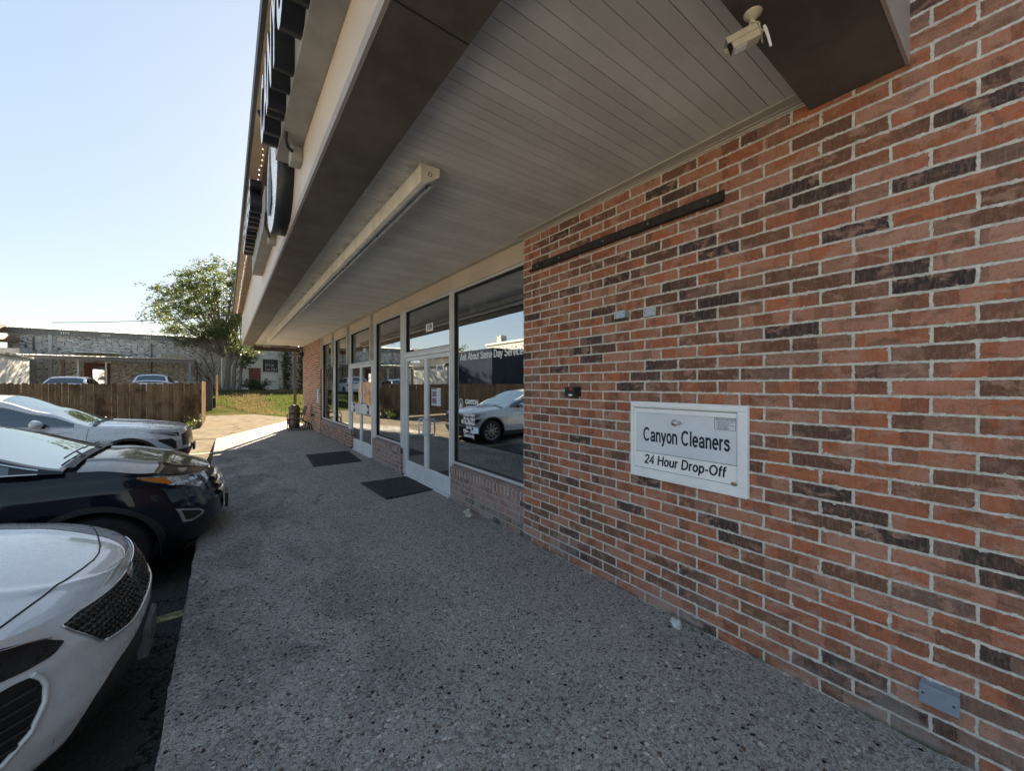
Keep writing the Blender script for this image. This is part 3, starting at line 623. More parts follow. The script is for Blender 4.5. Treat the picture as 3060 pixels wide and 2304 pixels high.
b = MB(); b.box(3.1, 3.35, 5.2, 5.3, 2.78, 3.0); b.build('exit_box', mat('exit_box', (0.5, 0.5, 0.45)), shop)
# neon script inside the second window, bench inside the first
neon = text('Open', 'neon_sign', mat('red_neon_tube', (0.55, 0.03, 0.03), 0.3), None, lambda x, y, z: (2.79-z, 7.78-x-0.25*y, 2.23+y), 0.34, 1.0, 0.008, 0.008)
tag(neon, 'unlit red cursive open sign hanging inside the second shop window', 'neon sign')
bench = thing('iron_bench', 'black bench with fretted back inside the front window', 'bench', (3.1, 4.45, 0.02))
b = MB(); X = 3.02
tp = [(y, 0.80+0.085*sin(pi*min(1, max(0, (y-3.75)/1.4)))**2) for y in lin(3.75, 5.15, 18)]
b.prism([(y, z) for y, z in tp]+[(5.15, 0.72), (3.75, 0.72)], lambda y, z: (X, y, z), lambda y, z: (X+0.03, y, z))
b.box(X, X+0.03, 3.75, 5.15, 0.46, 0.50)
for i in range(12):
    y = 3.80+i*0.118; b.obox((X+0.015, y, 0.61), (0.012,0,0), (0,0.011,0), (0,0.035 if i % 2 else -0.035,0.115)); b.obox((X+0.015, y+0.03, 0.66), (0.012,0,0), (0,0.009,0), (0,0.028 if i % 2 == 0 else -0.028,0.07))
b.build('backrest', DARKM, bench)
b = MB(); b.box(X, X+0.5, 3.75, 5.15, 0.42, 0.455); b.build('seat', DARKM, bench)
for (xx, yy) in ((X+0.01,3.77),(X+0.01,5.09),(X+0.44,3.77),(X+0.44,5.09)):
    b = MB(); b.box(xx, xx+0.04, yy, yy+0.04, 0.02, 0.418); b.build('leg', DARKM, bench)

# ------------------------------------------------------------ things on the wall
dbx = thing('drop_box', 'white 24 hour laundry drop box set flush in the brick wall', 'drop box', (D, 1.435, 1.24))
PW = mat('white_enamel', (0.88, 0.90, 0.93), 0.32, var=0.025, scale=5)
b = MB(); b.box(D-0.022, D+0.002, 1.018, 1.853, 0.958, 1.524); sr = b.build('surround', PW, dbx, bevel=0.006)
b = MB()
for (a, c, d, e) in ((1.018,1.853,1.484,1.524), (1.018,1.853,0.958,1.018), (1.018,1.074,1.0185,1.4835), (1.828,1.853,1.0185,1.4835)): b.box(D-0.036, D-0.0222, a, c, d, e)
b.build('raised_frame', PW, sr, bevel=0.004)
PW2 = mat('shaded_white_enamel', (0.70, 0.75, 0.82), 0.35, var=0.03, scale=5)  # recess shade put into the flap as a darker, bluer white
b = MB(); b.box(D-0.0275, D-0.0222, 1.083, 1.800, 1.150, 1.440); dl = b.build('flap', PW2, dbx, bevel=0.002)
b = MB(); b.box(D-0.034, D-0.0222, 1.083, 1.822, 1.4415, 1.474); b.build('flap_hinge', PW, dbx, bevel=0.003)
b = MB(); b.box(D-0.0245, D-0.0222, 1.083, 1.812, 1.028, 1.146); pl = b.build('lower_panel', PW, dbx, bevel=0.001)
b = MB(); b.box(D-0.0236, D-0.0222, 1.081, 1.824, 1.4745, 1.4785); b.box(D-0.0232, D-0.0222, 1.083, 1.812, 1.1462, 1.1498); b.box(D-0.0232, D-0.0222, 1.8002, 1.803, 1.146, 1.441)
b.box(D-0.0232, D-0.0222, 1.083, 1.818, 1.0245, 1.0278); b.build('shadow_gap', mat('gap_line', (0.10, 0.11, 0.13)), dbx)
stext('Canyon Cleaners', 'lettering', NAVY, dl, on_x(D-0.0278, 1.432, 1.268), 0.103, 0.70, 0.165, 0.06)
stext('24 Hour Drop-Off', 'lettering', NAVY, pl, on_x(D-0.0249, 1.442, 1.088), 0.069, 0.98, 0.165, 0.06, 0.10)
b = MB(); ky, kz = 1.487, 1.383
b.lathe((D-0.0275, ky, kz), [(0.0, -0.022), (0.016, -0.022), (0.019, -0.018), (0.022, -0.003), (0.024, 0.0)], 24, 'x')
tear = [(ky+0.024*cos(a), kz+0.024*sin(a)) for a in lin(-pi*0.38, pi*0.38, 9)]
tear = [(ky+0.026*cos(a), kz+0.026*sin(a)) for a in lin(-pi*0.5, pi*0.5, 12)]+[(ky-0.045, kz+0.010), (ky-0.052, kz), (ky-0.045, kz-0.010)]
b.prism(tear, lambda y, z: (D-0.0277, y, z), lambda y, z: (D-0.036, y, z))
kn = b.build('knob', mat('chrome_knob', (0.55, 0.55, 0.55), 0.25, metal=0.9), dl)
b = MB()
for k in range(5): a = k*2*pi/5; b.lathe((D-0.0502, ky+0.010*cos(a), kz+0.010*sin(a)), [(0, -0.001), (0.003, -0.001), (0.003, 0.002)], 8, 'x')
b.build('knob_button', GASK, kn)
b = MB(); s0 = D-0.0280
for (a, c, d, e) in ((1.086,1.216,1.4365,1.439),(1.086,1.216,1.363,1.3655),(1.086,1.0885,1.3655,1.4365),(1.2135,1.216,1.3655,1.4365)): b.box(s0, s0+0.0004, a, c, d, e)
b.build('instruction_border', NAVY, dl)
text('DROP BOX DIRECTIONS', 'instruction_lettering', NAVY, dl, on_x(s0, 1.151, 1.427), 0.0125, 0.86, 0.0001, 0.0003)
text('1. TURN KNOB LEFT TO CLEAR\n2. ENTER 4 DIGIT CODE\n3. TURN KNOB RIGHT TO OPEN\n4. PULL DOOR OPEN &\n    DEPOSIT GARMENTS', 'instruction_lettering', NAVY, dl, on_x(s0, 1.206, 1.393), 0.0105, 0.72, 0.0001, 0.0001, 'LEFT')
b = MB(); b.lathe((D-0.0246, 1.098, 1.034), [(0.0,-0.002),(0.010,-0.002),(0.013,0.0)], 16, 'x')
for v in range(len(b.v)): x, y, z = b.v[v]; b.v[v] = (x, 1.098+(y-1.098)*1.5, z)
b.build('maker_badge', mat('brass_badge', (0.30, 0.27, 0.16), 0.4, metal=0.6), pl)

def jbox(name, label, y0, y1, z0, z1, x0, screws, m=STEEL, group=None):
    t = thing(name, label, 'electrical box', (D, (y0+y1)/2, z0), group)
    b = MB(); b.box(x0+0.003, D+0.001, y0+0.002, y1-0.002, z0+0.002, z1-0.002); b.build('box', m, t)
    b = MB(); b.box(x0, x0+0.0028, y0, y1, z0, z1); c = b.build('cover', m, t, bevel=0.0008)
    for (y, z) in screws:
        b = MB(); b.lathe((x0, y, z), [(0, -0.0018), (0.0035, -0.0015), (0.0045, 0.0)], 10, 'x'); b.build('screw', DARKM, c)
jbox('junction_box', 'small galvanised outlet box standing proud of the brick, left of its pair', 1.893, 1.995, 2.178, 2.236, D-0.055, ((1.99-.012, 2.20), (1.905, 2.212)), group='small steel boxes on the brick wall')
jbox('junction_box', 'small galvanised flush cover plate on the brick, right of its pair', 1.652, 1.757, 2.165, 2.224, D-0.010, ((1.745, 2.195), (1.665, 2.200)), group='small steel boxes on the brick wall')
jbox('wall_box', 'grey steel box low on the brick wall near the pavement', 0.180, 0.300, 0.225, 0.311, D-0.050, ((0.288, 0.270), (0.196, 0.266)), mat('grey_blue_steel', (0.30, 0.36, 0.45), 0.4, metal=0.3, var=0.04, scale=30))
t = thing('keypad_box', 'small black box with red label on the brick wall above the drop box', 'keypad', (D, 2.5, 1.54))
b = MB(); b.box(D-0.085, D+0.001, 2.405, 2.487, 1.545, 1.632); b.build('housing', GASK, t, bevel=0.004)
b = MB(); b.box(D-0.05, D-0.001, 2.4875, 2.56, 1.548, 1.628); b.build('panel', mat('black_panel', (0.02, 0.02, 0.02)), t)
b = MB(); b.box(D-0.087, D-0.0851, 2.425, 2.465, 1.60, 1.626); b.build('red_label', mat('red_label', (0.35, 0.03, 0.02)), t)
b = MB(); b.box(D-0.087, D-0.0851, 2.43, 2.475, 1.552, 1.566); b.build('white_label', WHITE, t)
b = MB(); b.box(D-0.088, D-0.0851, 2.435, 2.455, 1.568, 1.597); b.build('button', mat('dark_button', (0.03, 0.03, 0.05)), t)
t = thing('angle_iron', 'long rusty dark steel angle bolted high across the brick wall', 'steel bar', (D, 2.1, 2.85))
b = MB(); b.box(D-0.008, D-0.001, 1.166, 3.085, 2.826, 2.896); b.box(D-0.052, D-0.008, 1.166, 3.085, 2.816, 2.826)
b.build('flange', mat('rusty_iron', (0.032, 0.026, 0.024), 0.75, var=0.35, scale=12), t)
for y in (1.27, 1.72, 2.15, 2.68, 3.0):
    b = MB(); b.lathe((D-0.008, y, 2.862), [(0, -0.005), (0.006, -0.004), (0.008, 0.0)], 12, 'x'); b.build('bolt', mat('dull_bolt', (0.35, 0.34, 0.32), 0.4, metal=0.6), t)
t = thing('wall_notice', 'narrow pale blue notice fixed to the far brick pier', 'notice', (D, 14.67, 1.0))
b = MB(); b.box(D-0.012, D-0.001, 14.50, 14.80, 1.04, 1.49); b.build('board', mat('pale_blue_board', (0.42, 0.50, 0.62)), t)
b = MB(); b.box(D-0.0125, D-0.0005, 14.49, 14.81, 1.0, 1.035); b.box(D-0.0125, D-0.0005, 14.49, 14.81, 1.495, 1.51); b.build('frame', STEEL, t)
t = thing('hose_tap', 'dark iron tap on the brick pier beside the patio chair', 'tap', (D, 15.35, 0.55))
b = MB(); b.tube([(D,15.3,0.56),(D-0.09,15.3,0.56),(D-0.12,15.3,0.52)], 0.018, 8); b.lathe((D-0.07, 15.3, 0.60), [(0.0,0.0),(0.05,0.0),(0.05,0.012),(0.0,0.012)], 12); b.build('spout', DARKM, t)
t = thing('floodlight', 'small dark floodlight hung from the far canopy corner', 'floodlight', (2.5, 17.75, 3.0))
b = MB(); b.tube([(2.50,17.80,3.10),(2.46,17.74,3.03),(2.47,17.70,2.98)], 0.02, 8); b.build('arm', STEEL, t)
b = MB(); b.obox((2.49,17.68,2.88), (0.07,0,0.01), (0,0.05,0), (-0.01,0,0.08)); b.build('lamp_head', DARKM, t, bevel=0.01)

# fluorescent strip
t = thing('strip_light', 'long cream fluorescent strip fitting under the canopy ceiling', 'light fixture', (1.17, 8.9, SZ))
SL = mat('aged_cream_enamel', (0.80, 0.75, 0.64), 0.4, var=0.10, scale=5); LENS = mat('dusty_tube', (0.42, 0.42, 0.45), 0.3, var=0.05, scale=4)
pf = [(1.108, SZ-0.002), (1.108, 3.090), (1.144, 3.088), (1.246, 3.160), (1.246, SZ-0.002)]
L0 = 2.575
seg = 2.52
for i in range(5):
    a = L0+i*seg; c = a+seg-0.01
    b = MB(); b.prism(pf, lambda x, z: (x, a, z), lambda x, z: (x, c, z)); hs = b.build('housing', SL, t, bevel=0.003)
    b = MB(); b.tube([(1.216, a+0.06, 3.117), (1.216, c-0.05, 3.117)], 0.017, 10); tb = b.build('tube', LENS, t)
    for yy in (a+0.10, a+seg/2, c-0.12):
        b = MB(); b.box(1.196, 1.226, yy-0.010, yy+0.010, 3.106, 3.148); b.build('tube_clip', DARKM, tb)
b = MB(); b.prism([(1.104, SZ-0.002), (1.104, 3.086), (1.144, 3.083), (1.251, 3.158), (1.251, SZ-0.002)], lambda x, z: (x, L0-0.012, z), lambda x, z: (x, L0, z))
ec = b.build('end_cap', SL, t, bevel=0.003)
b = MB(); b.lathe((1.175, L0-0.0125, 3.155), [(0.010,0.0),(0.013,-0.001),(0.016,0.0)], 16, 'y'); b.build('knockout', mat('knockout_rust', (0.16, 0.12, 0.08)), ec)

# security camera on the near beam
t = thing('security_camera', 'cream bullet camera with two antennas and coiled cable under the near canopy beam', 'camera', (1.70, 0.67, BZ))
CC = mat('cream_plastic', (0.60, 0.54, 0.42), 0.45, var=0.06, scale=20)
b = MB(); b.lathe((1.700, 0.668, BZ-0.003), [(0.0,-0.024),(0.014,-0.024),(0.018,-0.016),(0.031,-0.007),(0.033,0.0)], 24); b.build('mount_base', CC, t)
P0 = Vector((1.700, 0.668, BZ-0.026)); Bc = Vector((1.700, 0.700, BZ-0.088))
b = MB(); b.tube([P0, P0+Vector((0.002,0.006,-0.016)), P0+Vector((0.002,0.016,-0.034))], [0.011, 0.010, 0.011], 10); b.build('ball_joint', CC, t)
fw = Vector((-0.50, 0.72, -0.28)).normalized(); sdv = fw.cross(Vector((0,0,1))).normalized(); upv = sdv.cross(fw)
b = MB(); b.obox(Bc, fw*0.052, sdv*0.025, upv*0.025); bd = b.build('body', CC, t, bevel=0.006)
b = MB(); b.obox(Bc+upv*0.0275+fw*0.010, fw*0.056, sdv*0.028, upv*0.0015); b.obox(Bc+upv*0.014+sdv*0.028+fw*0.010, fw*0.056, sdv*0.0015, upv*0.012); b.obox(Bc+upv*0.014-sdv*0.028+fw*0.010, fw*0.056, sdv*0.0015, upv*0.012); b.build('sun_hood', CC, bd)
b = MB(); b.obox(Bc+fw*0.0525, fw*0.001, sdv*0.021, upv*0.021); b.build('lens', GASK, bd)
b = MB(); b.obox(Bc-upv*0.0255+fw*0.022, fw*0.022, sdv*0.016, upv*0.0008); b.build('sticker', WHITE, bd)
b = MB(); b.obox(Bc-fw*0.056-upv*0.006, fw*0.008, sdv*0.010, upv*0.008); b.build('plug', mat('orange_plug', (0.6, 0.3, 0.12)), bd)
A0 = Bc-fw*0.058+sdv*0.010
b = MB(); b.tube([(1.716,0.634,3.078),(1.722,0.629,3.062),(1.727,0.621,3.025),(1.731,0.615,2.990)], [0.0045,0.0062,0.0052,0.0045], 10); b.build('antenna', WHITE, t)
b = MB(); b.tube([A0, A0+Vector((0.006,-0.012,0.012))], 0.0055, 8); b.build('antenna', WHITE, t)
b = MB(); cpts = [P0+Vector((0.012,0,0.0)), P0+Vector((0.035,-0.012,-0.005)), P0+Vector((0.04,0.0,-0.035)), P0+Vector((0.0,0.015,-0.03)), P0+Vector((-0.02,0.0,-0.02)), P0+Vector((0.0,-0.02,-0.025)), P0+Vector((0.03,-0.02,-0.05)), P0+Vector((0.055,-0.015,-0.08)), Bc-fw*0.060]
b.tube(cpts, 0.0035, 6); b.build('cable', CC, t)

# sign: raceways, letters, round logo cabinet
LF = mat('white_acrylic_face', (0.80, 0.82, 0.85), 0.25, var=0.02)
def sign_word(word, ystart, zb, hgt, x_face, x_back, label, rw, sx, gap):
    t = thing('channel_letter_sign', label, 'sign', (0.5, ystart, zb))
    b = MB(); b.box(x_back, 0.5035, rw[0], rw[1], rw[2], rw[3]); r = b.build('raceway', RACE, t, bevel=0.004)
    y = ystart
    for ch in word:
        dp = (x_back-x_face)/2; xm = (x_back+x_face)/2-0.0005
        o = text(ch, 'letter', LF, None, lambda x, yy, z: (xm-z, y-x, zb+yy), hgt/0.73, sx, dp, 0.018, 'LEFT', sidemat=BLK)
        ysv = [v.co.y for v in o.data.vertices]; zs = [v.co.z for v in o.data.vertices]
        dz = zb-min(zs); wd = max(ysv)-min(ysv); dy = y-max(ysv)
        for v in o.data.vertices: v.co.y += dy; v.co.z += dz
        attach(o, t); y -= wd+gap
    return t
ts = sign_word('CANYON', 3.80, 3.575, 0.50, 0.235, 0.343, 'row of black sided white channel letters on grey raceway nearest the camera', (0.42, 3.845, 3.569, 3.80), 0.60, 0.022)
y2 = 1.55
sign_word('CLEANERS', 7.75, 3.76, 0.36, 0.235, 0.357, 'smaller black sided channel letters on the raceway beyond the round cabinet', (5.15, 7.8, 3.50, 3.90), 0.80, 0.05)
t = thing('round_sign', 'round black sided sign cabinet with white face between two rows of letters', 'sign', (0.5, 4.5, 3.25))
b = MB(); b.lathe((0.503, 4.50, 3.72), [(0.0,0.0),(0.535,0.0),(0.54,-0.01),(0.54,-0.128),(0.525,-0.133)], 64, 'x'); b.build('cabinet', BLK, t)
b = MB(); b.lathe((0.503, 4.50, 3.72), [(0.525,-0.134),(0.30,-0.145),(0.0,-0.150)], 64, 'x'); fc = b.build('face', LF, t)
b = MB(); fl2 = [(p[0]*7.2, p[1]*7.2) for p in fl]; b.prism(fl2, lambda y, z: (0.3505, 4.50-y, 3.72+z), lambda y, z: (0.3485, 4.50-y, 3.72+z)); b.build('flame_emblem', BLK, fc)
t = thing('junction_box', 'grey weatherproof box with bent conduit under the near sign raceway', 'electrical box', (0.5, 3.6, 3.45))
b = MB(); b.box(0.42, 0.5035, 3.50, 3.66, 3.455, 3.567); b.build('box', mat('grey_box', (0.30, 0.29, 0.27), 0.5), t, bevel=0.006)
b = MB(); b.tube([(0.37,3.35,3.60),(0.37,3.40,3.53),(0.39,3.46,3.51),(0.43,3.51,3.51)], 0.013, 8); b.build('conduit', DARKM, t)
t = thing('junction_box', 'grey weatherproof box with bent conduit beside the far sign raceway', 'electrical box', (0.5, 5.45, 3.45))
b = MB(); b.box(0.42, 0.5035, 5.55, 5.70, 3.40, 3.515); b.build('box', mat('grey_box', (0.30, 0.29, 0.27), 0.5), t, bevel=0.006)
b = MB(); b.tube([(0.36,5.05,3.56),(0.36,5.15,3.46),(0.39,5.3,3.44),(0.43,5.56,3.46)], 0.013, 8); b.build('conduit', DARKM, t)
# eyebrow brackets and fairy lights below the gutter
br = None
for i, y in enumerate((4.42, 6.59, 8.76, 10.85, 13.06, 15.3, 17.1)):
    if br is None:
        br = thing('gutter_bracket', 'dark half round bracket under the tan gutter, nearest of the row', 'bracket', (0.30, y, 4.278), 'brackets under the gutter')
        b = MB(); arc = [(0.30+0.055*cos(a), 4.278-0.05*sin(a)) for a in lin(0, pi, 12)]
        b.prism(arc, lambda x, z: (x, y-0.02, z), lambda x, z: (x, y+0.02, z)); b.build('strap', DARKM, br)
    else:
        c = copy_tree(br); c.location = (0.30, y, 4.278)
        c['label'] = 'dark half round bracket under the tan gutter, number %s from the camera' % ('two three four five six seven'.split()[i-1])
t = thing('fairy_lights', 'string of tiny multicoloured bulbs along the canopy gutter', 'string lights', (0.33, 8, 4.26))
b = MB(); b.tube([(0.335, y, 4.268-0.004*(i % 2)) for i, y in enumerate(lin(0.4, 17.3, 60))], 0.003, 5); b.build('wire', DARKM, t)
cols = [emit('bulb_white', (0.9, 0.9, 1.0), 0.12), emit('bulb_violet', (0.7, 0.5, 0.9), 0.09), emit('bulb_amber', (1.0, 0.75, 0.5), 0.09), emit('bulb_green', (0.65, 0.9, 0.55), 0.08), emit('bulb_pink', (1.0, 0.65, 0.7), 0.09)]
b = MB()
for i in range(130):
    y = 0.5+i*0.13; b.cur = random.choice((0, 0, 1, 2, 3, 4))
    b.lathe((0.335+random.uniform(-.008, .008), y, 4.252+random.uniform(-.004, .004)), [(0.0,-0.010),(0.006,-0.008),(0.008,0.0),(0.006,0.008),(0.0,0.010)], 6)
k = b.build('bulbs', cols, t); k['kind'] = 'stuff'
# ------------------------------------------------------------ on the pavement
RUB = mat('black_rubber', (0.020, 0.022, 0.026), 0.75, var=0.25, scale=10, bumpd=0.004)
t = thing('door_mat', 'flat black ribbed rubber mat in front of the nearer glass doors', 'door mat', (2.2, 6.1, 0), 'black door mats')
b = MB()
b.grid(lambda u, v: ((1.80+0.79*u+0.04*(1-v))*1.0, 5.50+1.18*v+0.08*u*(1-v), 0.014+0.004*mn.noise(Vector((u*3, v*4, 0)))+(0.018*(1-u)**8*(1-abs(v-0.35)*1.2) if u < 0.4 else 0)), lin(0, 1, 26), lin(0, 1, 26), flip=True)
o = b.build('mat_top', RUB, t); sf = o.modifiers.new('solid', 'SOLIDIFY'); sf.thickness = 0.012; sf.offset = -1
t = thing('door_mat', 'black ribbed mat in front of the farther double door', 'door mat', (1.93, 9.35, 0), 'black door mats')
b = MB(); b.prism([(1.509,10.061),(1.41,8.57),(2.353,8.58),(2.446,10.12)], lambda x, y: (x, y, 0.002), lambda x, y: (x, y, 0.013)); o = b.build('base', RUB, t, bevel=0.003)
b = MB()
for i in range(15):
    y = 8.66+i*0.1; b.box(1.50, 2.36, y, y+0.05, 0.0135, 0.017)
b.build('ribs', RUB, t)
def rock(loc, r, lab, m, seed):
    bm = bmesh.new(); bmesh.ops.create_icosphere(bm, subdivisions=4, radius=1)
    for v in bm.verts:
        c = v.co.copy(); q = c*1.3+Vector((seed, 0, 0))
        v.co = Vector((c.x*r[0], c.y*r[1], c.z*r[2]))*(0.85+0.38*mn.noise(q)+0.10*mn.noise(q*3.1)+0.05*mn.noise(q*8))
        v.co.z = max(v.co.z, -r[2]*0.55)
    me = bpy.data.meshes.new('rock'); bm.to_mesh(me); bm.free()
    for p in me.polygons: p.use_smooth = True
    me.materials.append(m); o = bpy.data.objects.new('rock', me); COL.objects.link(o); o.location = (loc[0], loc[1], r[2]*0.52+0.001)
    tag(o, lab, 'rock')
rock((2.44, 4.20), (0.055, 0.085, 0.062), 'brown limestone lump against the low brick wall under the window', mat('brown_rock', (0.50, 0.45, 0.38), 0.9, var=0.3, scale=25, bumpd=0.006), 3.0)
rock((2.46, 1.44), (0.036, 0.042, 0.042), 'small white rock at the foot of the tall brick wall', mat('white_rock', (0.55, 0.56, 0.57), 0.85, var=0.25, scale=40, bumpd=0.004), 9.0)
t = thing('canopy_post', 'square brown steel post holding the far canopy corner', 'post', (2.2, 17.4, 0))
b = MB(); b.box(2.155, 2.255, 17.35, 17.45, 0.0, 2.984); b.build('shaft', mat('brown_post', (0.17, 0.115, 0.08), 0.6, var=0.12, scale=6), t, bevel=0.005)
t = thing('litter_bin', 'round brown bin with lugged rim standing at the canopy post', 'bin', (2.13, 16.95, 0))
BN = mat('brown_bin', (0.085, 0.062, 0.05), 0.55, var=0.15, scale=6)
b = MB(); b.lathe((2.13, 16.95, 0), [(0.0,0.0),(0.165,0.0),(0.185,0.02),(0.188,0.70),(0.18,0.72),(0.16,0.72),(0.155,0.3),(0.0,0.3)], 40); b.build('drum', BN, t)
b = MB(); b.lathe((2.13, 16.95, 0), [(0.188,0.70),(0.205,0.71),(0.205,0.76),(0.15,0.80),(0.145,0.86),(0.06,0.87),(0.0,0.87)], 40); b.build('lid', BN, t)
# patio chair facing left
t = thing('patio_chair', 'black metal slatted patio chair beside the far brick pier', 'chair', (2.1, 15.9, 0))
b = MB(); rr = 0.016
for y in (15.65, 16.15):
    fr = MB()
    fr.tube([(1.80,y,0.0),(1.80,y,0.50),(1.82,y,0.585),(1.88,y,0.61),(2.28,y,0.60)], rr, 8)
    fr.tube([(1.84,y,0.42),(2.24,y,0.40),(2.36,y,0.86)], rr, 8)
    fr.tube([(1.84,y,0.42),(1.82,y,0.30),(1.88,y,0.05)], rr, 8)
    fr.tube([(2.24,y,0.40),(2.30,y,0.30),(2.43,y,0.28),(2.50,y,0.20),(2.53,y,0.0)], rr, 8)
    fr.tube([(1.88,y,0.05),(2.38,y,0.04),(2.40,y,0.28)], rr, 8)
    fr.build('side_frame', DARKM, t)
b.tube([(1.84,15.65,0.42),(1.84,16.15,0.42)], rr, 8); b.tube([(2.24,15.65,0.40),(2.24,16.15,0.40)], rr, 8); b.tube([(2.38,15.65,0.04),(2.38,16.15,0.04)], rr, 8); b.tube([(1.88,15.65,0.05),(1.88,16.15,0.05)], rr, 8)
b.build('crossbars', DARKM, t)
b = MB()
for i in range(9): x = 1.85+i*0.045; b.box(x, x+0.028, 15.66, 16.14, 0.425-0.002*i, 0.431-0.002*i)
b.build('seat', mat('black_slats', (0.05, 0.055, 0.06), 0.25), t)
b = MB(); b.add([(2.275,15.66,0.55),(2.275,16.14,0.55),(2.355,16.14,0.87),(2.355,15.66,0.87),(2.281,15.66,0.548),(2.281,16.14,0.548),(2.361,16.14,0.868),(2.361,15.66,0.868)], [(0,3,2,1),(4,5,6,7),(0,1,5,4),(2,3,7,6),(0,4,7,3),(1,2,6,5)]); b.build('backrest', mat('dark_mesh_fabric', (0.045, 0.042, 0.05), 0.7), t)

# ------------------------------------------------------------ fences
def fence(p0, p1, h0, label, zf=lambda y: 0.0, group=None, sp=0.1525, face=1):
    t = thing('wooden_fence', label, 'fence', (*p0, zf(p0[1])), group)
    d = Vector((p1[0]-p0[0], p1[1]-p0[1], 0)); L = d.length; d.normalize(); nrm = Vector((d.y, -d.x, 0))*face
    b = MB(); n = int(L/sp)
    for i in range(n):
        s = i*sp+0.003; wv = sp-0.0035+random.uniform(-0.005, 0.002); h = h0+random.uniform(-0.02, 0.015)
        c = Vector((p0[0], p0[1], 0))+d*s; z0 = zf(c.y)+0.04+random.uniform(0, 0.015); ti = random.uniform(-0.004, 0.004); jo = random.uniform(0, 0.006)
        pl_ = [(0, z0), (wv, z0), (wv+ti, zf(c.y)+h-0.03), (wv-0.03+ti, zf(c.y)+h), (0.03+ti, zf(c.y)+h), (0+ti, zf(c.y)+h-0.03)]
        r = random.random(); nb = len(b.v)
        b.prism(pl_, lambda a, z: c+d*a+nrm*jo+Vector((0,0,z)), lambda a, z: c+d*a+nrm*(jo+0.018)+Vector((0,0,z)))
        if b.rnd is None: b.rnd = []
        b.rnd += [r]*(len(b.v)-nb)
    k = b.build('pickets', FENCE, t)
    b = MB()
    for z in (0.35, 0.95, h0-0.35):
        c = Vector((p0[0], p0[1], 0))+d*(L/2)-nrm*0.03; b.obox(c+Vector((0,0,z+zf((p0[1]+p1[1])/2))), d*(L/2), nrm*0.02, (0,0,0.045), rnd=0.3)
    b.build('rails', FENCE, t)
    return t
a8 = radians(7)
fence((-0.80, 19.06), (-0.80-27*cos(a8), 19.06+27*sin(a8)), 1.70, 'long weathered brown picket fence behind the parked cars', face=-1)
fence((-0.76, 19.08), (-0.76, 22.8), 1.80, 'short sunlit return of picket fence at the driveway corner')
fence((-0.50, 29.9), (-0.45, 34.5), 2.0, 'narrow end panel of picket fence beside the lawn under the tree', lambda y: gz(y)*0.6)
t = thing('gate_post', 'dark steel gate post between the two picket fence ends', 'post', (-0.76, 29.0, 0))
b = MB(); b.box(-0.95, -0.62, 28.9, 29.0, 0.0, 1.9); b.build('post', DARKM, t)
# weed clump
def leafmesh(name, pts, m, parent=None, size=0.12, n_per=1, asp=0.45, updown=0.5):
    V = []; F = []; MI = []
    for (p, s) in pts:
        d = Vector((random.gauss(0, 1), random.gauss(0, 1), random.gauss(0, updown))).normalized()
        e = d.cross(Vector((random.gauss(0, 1), random.gauss(0, 1), random.gauss(0, 1)))).normalized()
        o = len(V); V += [p, p+d*s*0.5+e*s*asp*0.5, p+d*s, p+d*s*0.5-e*s*asp*0.5]; F.append((o, o+1, o+2, o+3)); MI.append(random.randrange(len(m)))
    me = bpy.data.meshes.new(name); me.from_pydata([tuple(v) for v in V], [], F)
    for k in m: me.materials.append(k)
    me.polygons.foreach_set('material_index', MI); me.update()
    o = bpy.data.objects.new(name, me); COL.objects.link(o)
    if parent is not None: attach(o, parent)
    return o
def leaf_mat(name, c, tr=(0.25, 0.32, 0.05)):
    n = N(name); p = n.pos()
    col = n.mix(n.ss(n.noise(p, 1.5, 4, 0.7), 0.35, 0.65), tuple(q*0.7 for q in c), tuple(q*1.25 for q in c))
    n.fin(col, 0.5, spec=0.35)
    t = n.n('BsdfTranslucent'); t.inputs[0].default_value = (*tr, 1); mx = n.n('MixShader'); mx.inputs[0].default_value = 0.38
    n.t.links.new(n.b.outputs[0], mx.inputs[1]); n.t.links.new(t.outputs[0], mx.inputs[2]); n.t.links.new(mx.outputs[0], n.out.inputs['Surface'])
    return n.m
LM = [leaf_mat('leaf_green', (0.035, 0.055, 0.012), (0.10, 0.14, 0.02)), leaf_mat('leaf_deep', (0.020, 0.036, 0.010), (0.05, 0.08, 0.014)), leaf_mat('leaf_olive', (0.06, 0.068, 0.016), (0.16, 0.17, 0.028))]
t = thing('weed_clump', 'leafy green weed growing at the corner of the picket fence', 'plant', (-1.2, 18.3, -0.02))
pts = []; b = MB()
for i in range(34):
    a = random.uniform(0, 2*pi); r = random.uniform(0, 0.28); base = Vector((-1.15+0.1*cos(a), 18.35+0.1*sin(a), -0.02)); tip = base+Vector((r*cos(a)*1.6, r*sin(a), random.uniform(0.22, 0.62)))
    b.tube([base, base.lerp(tip, 0.5)+Vector((0, 0, 0.05)), tip], 0.003, 4)
    for k in range(26): pts.append((base.lerp(tip, random.uniform(0.15, 1.0))+Vector((random.gauss(0, .02), random.gauss(0, .02), 0)), random.uniform(0.05, 0.10)))
b.build('stems', LM[2], t); leafmesh('leaves', pts, LM, t, asp=0.35)

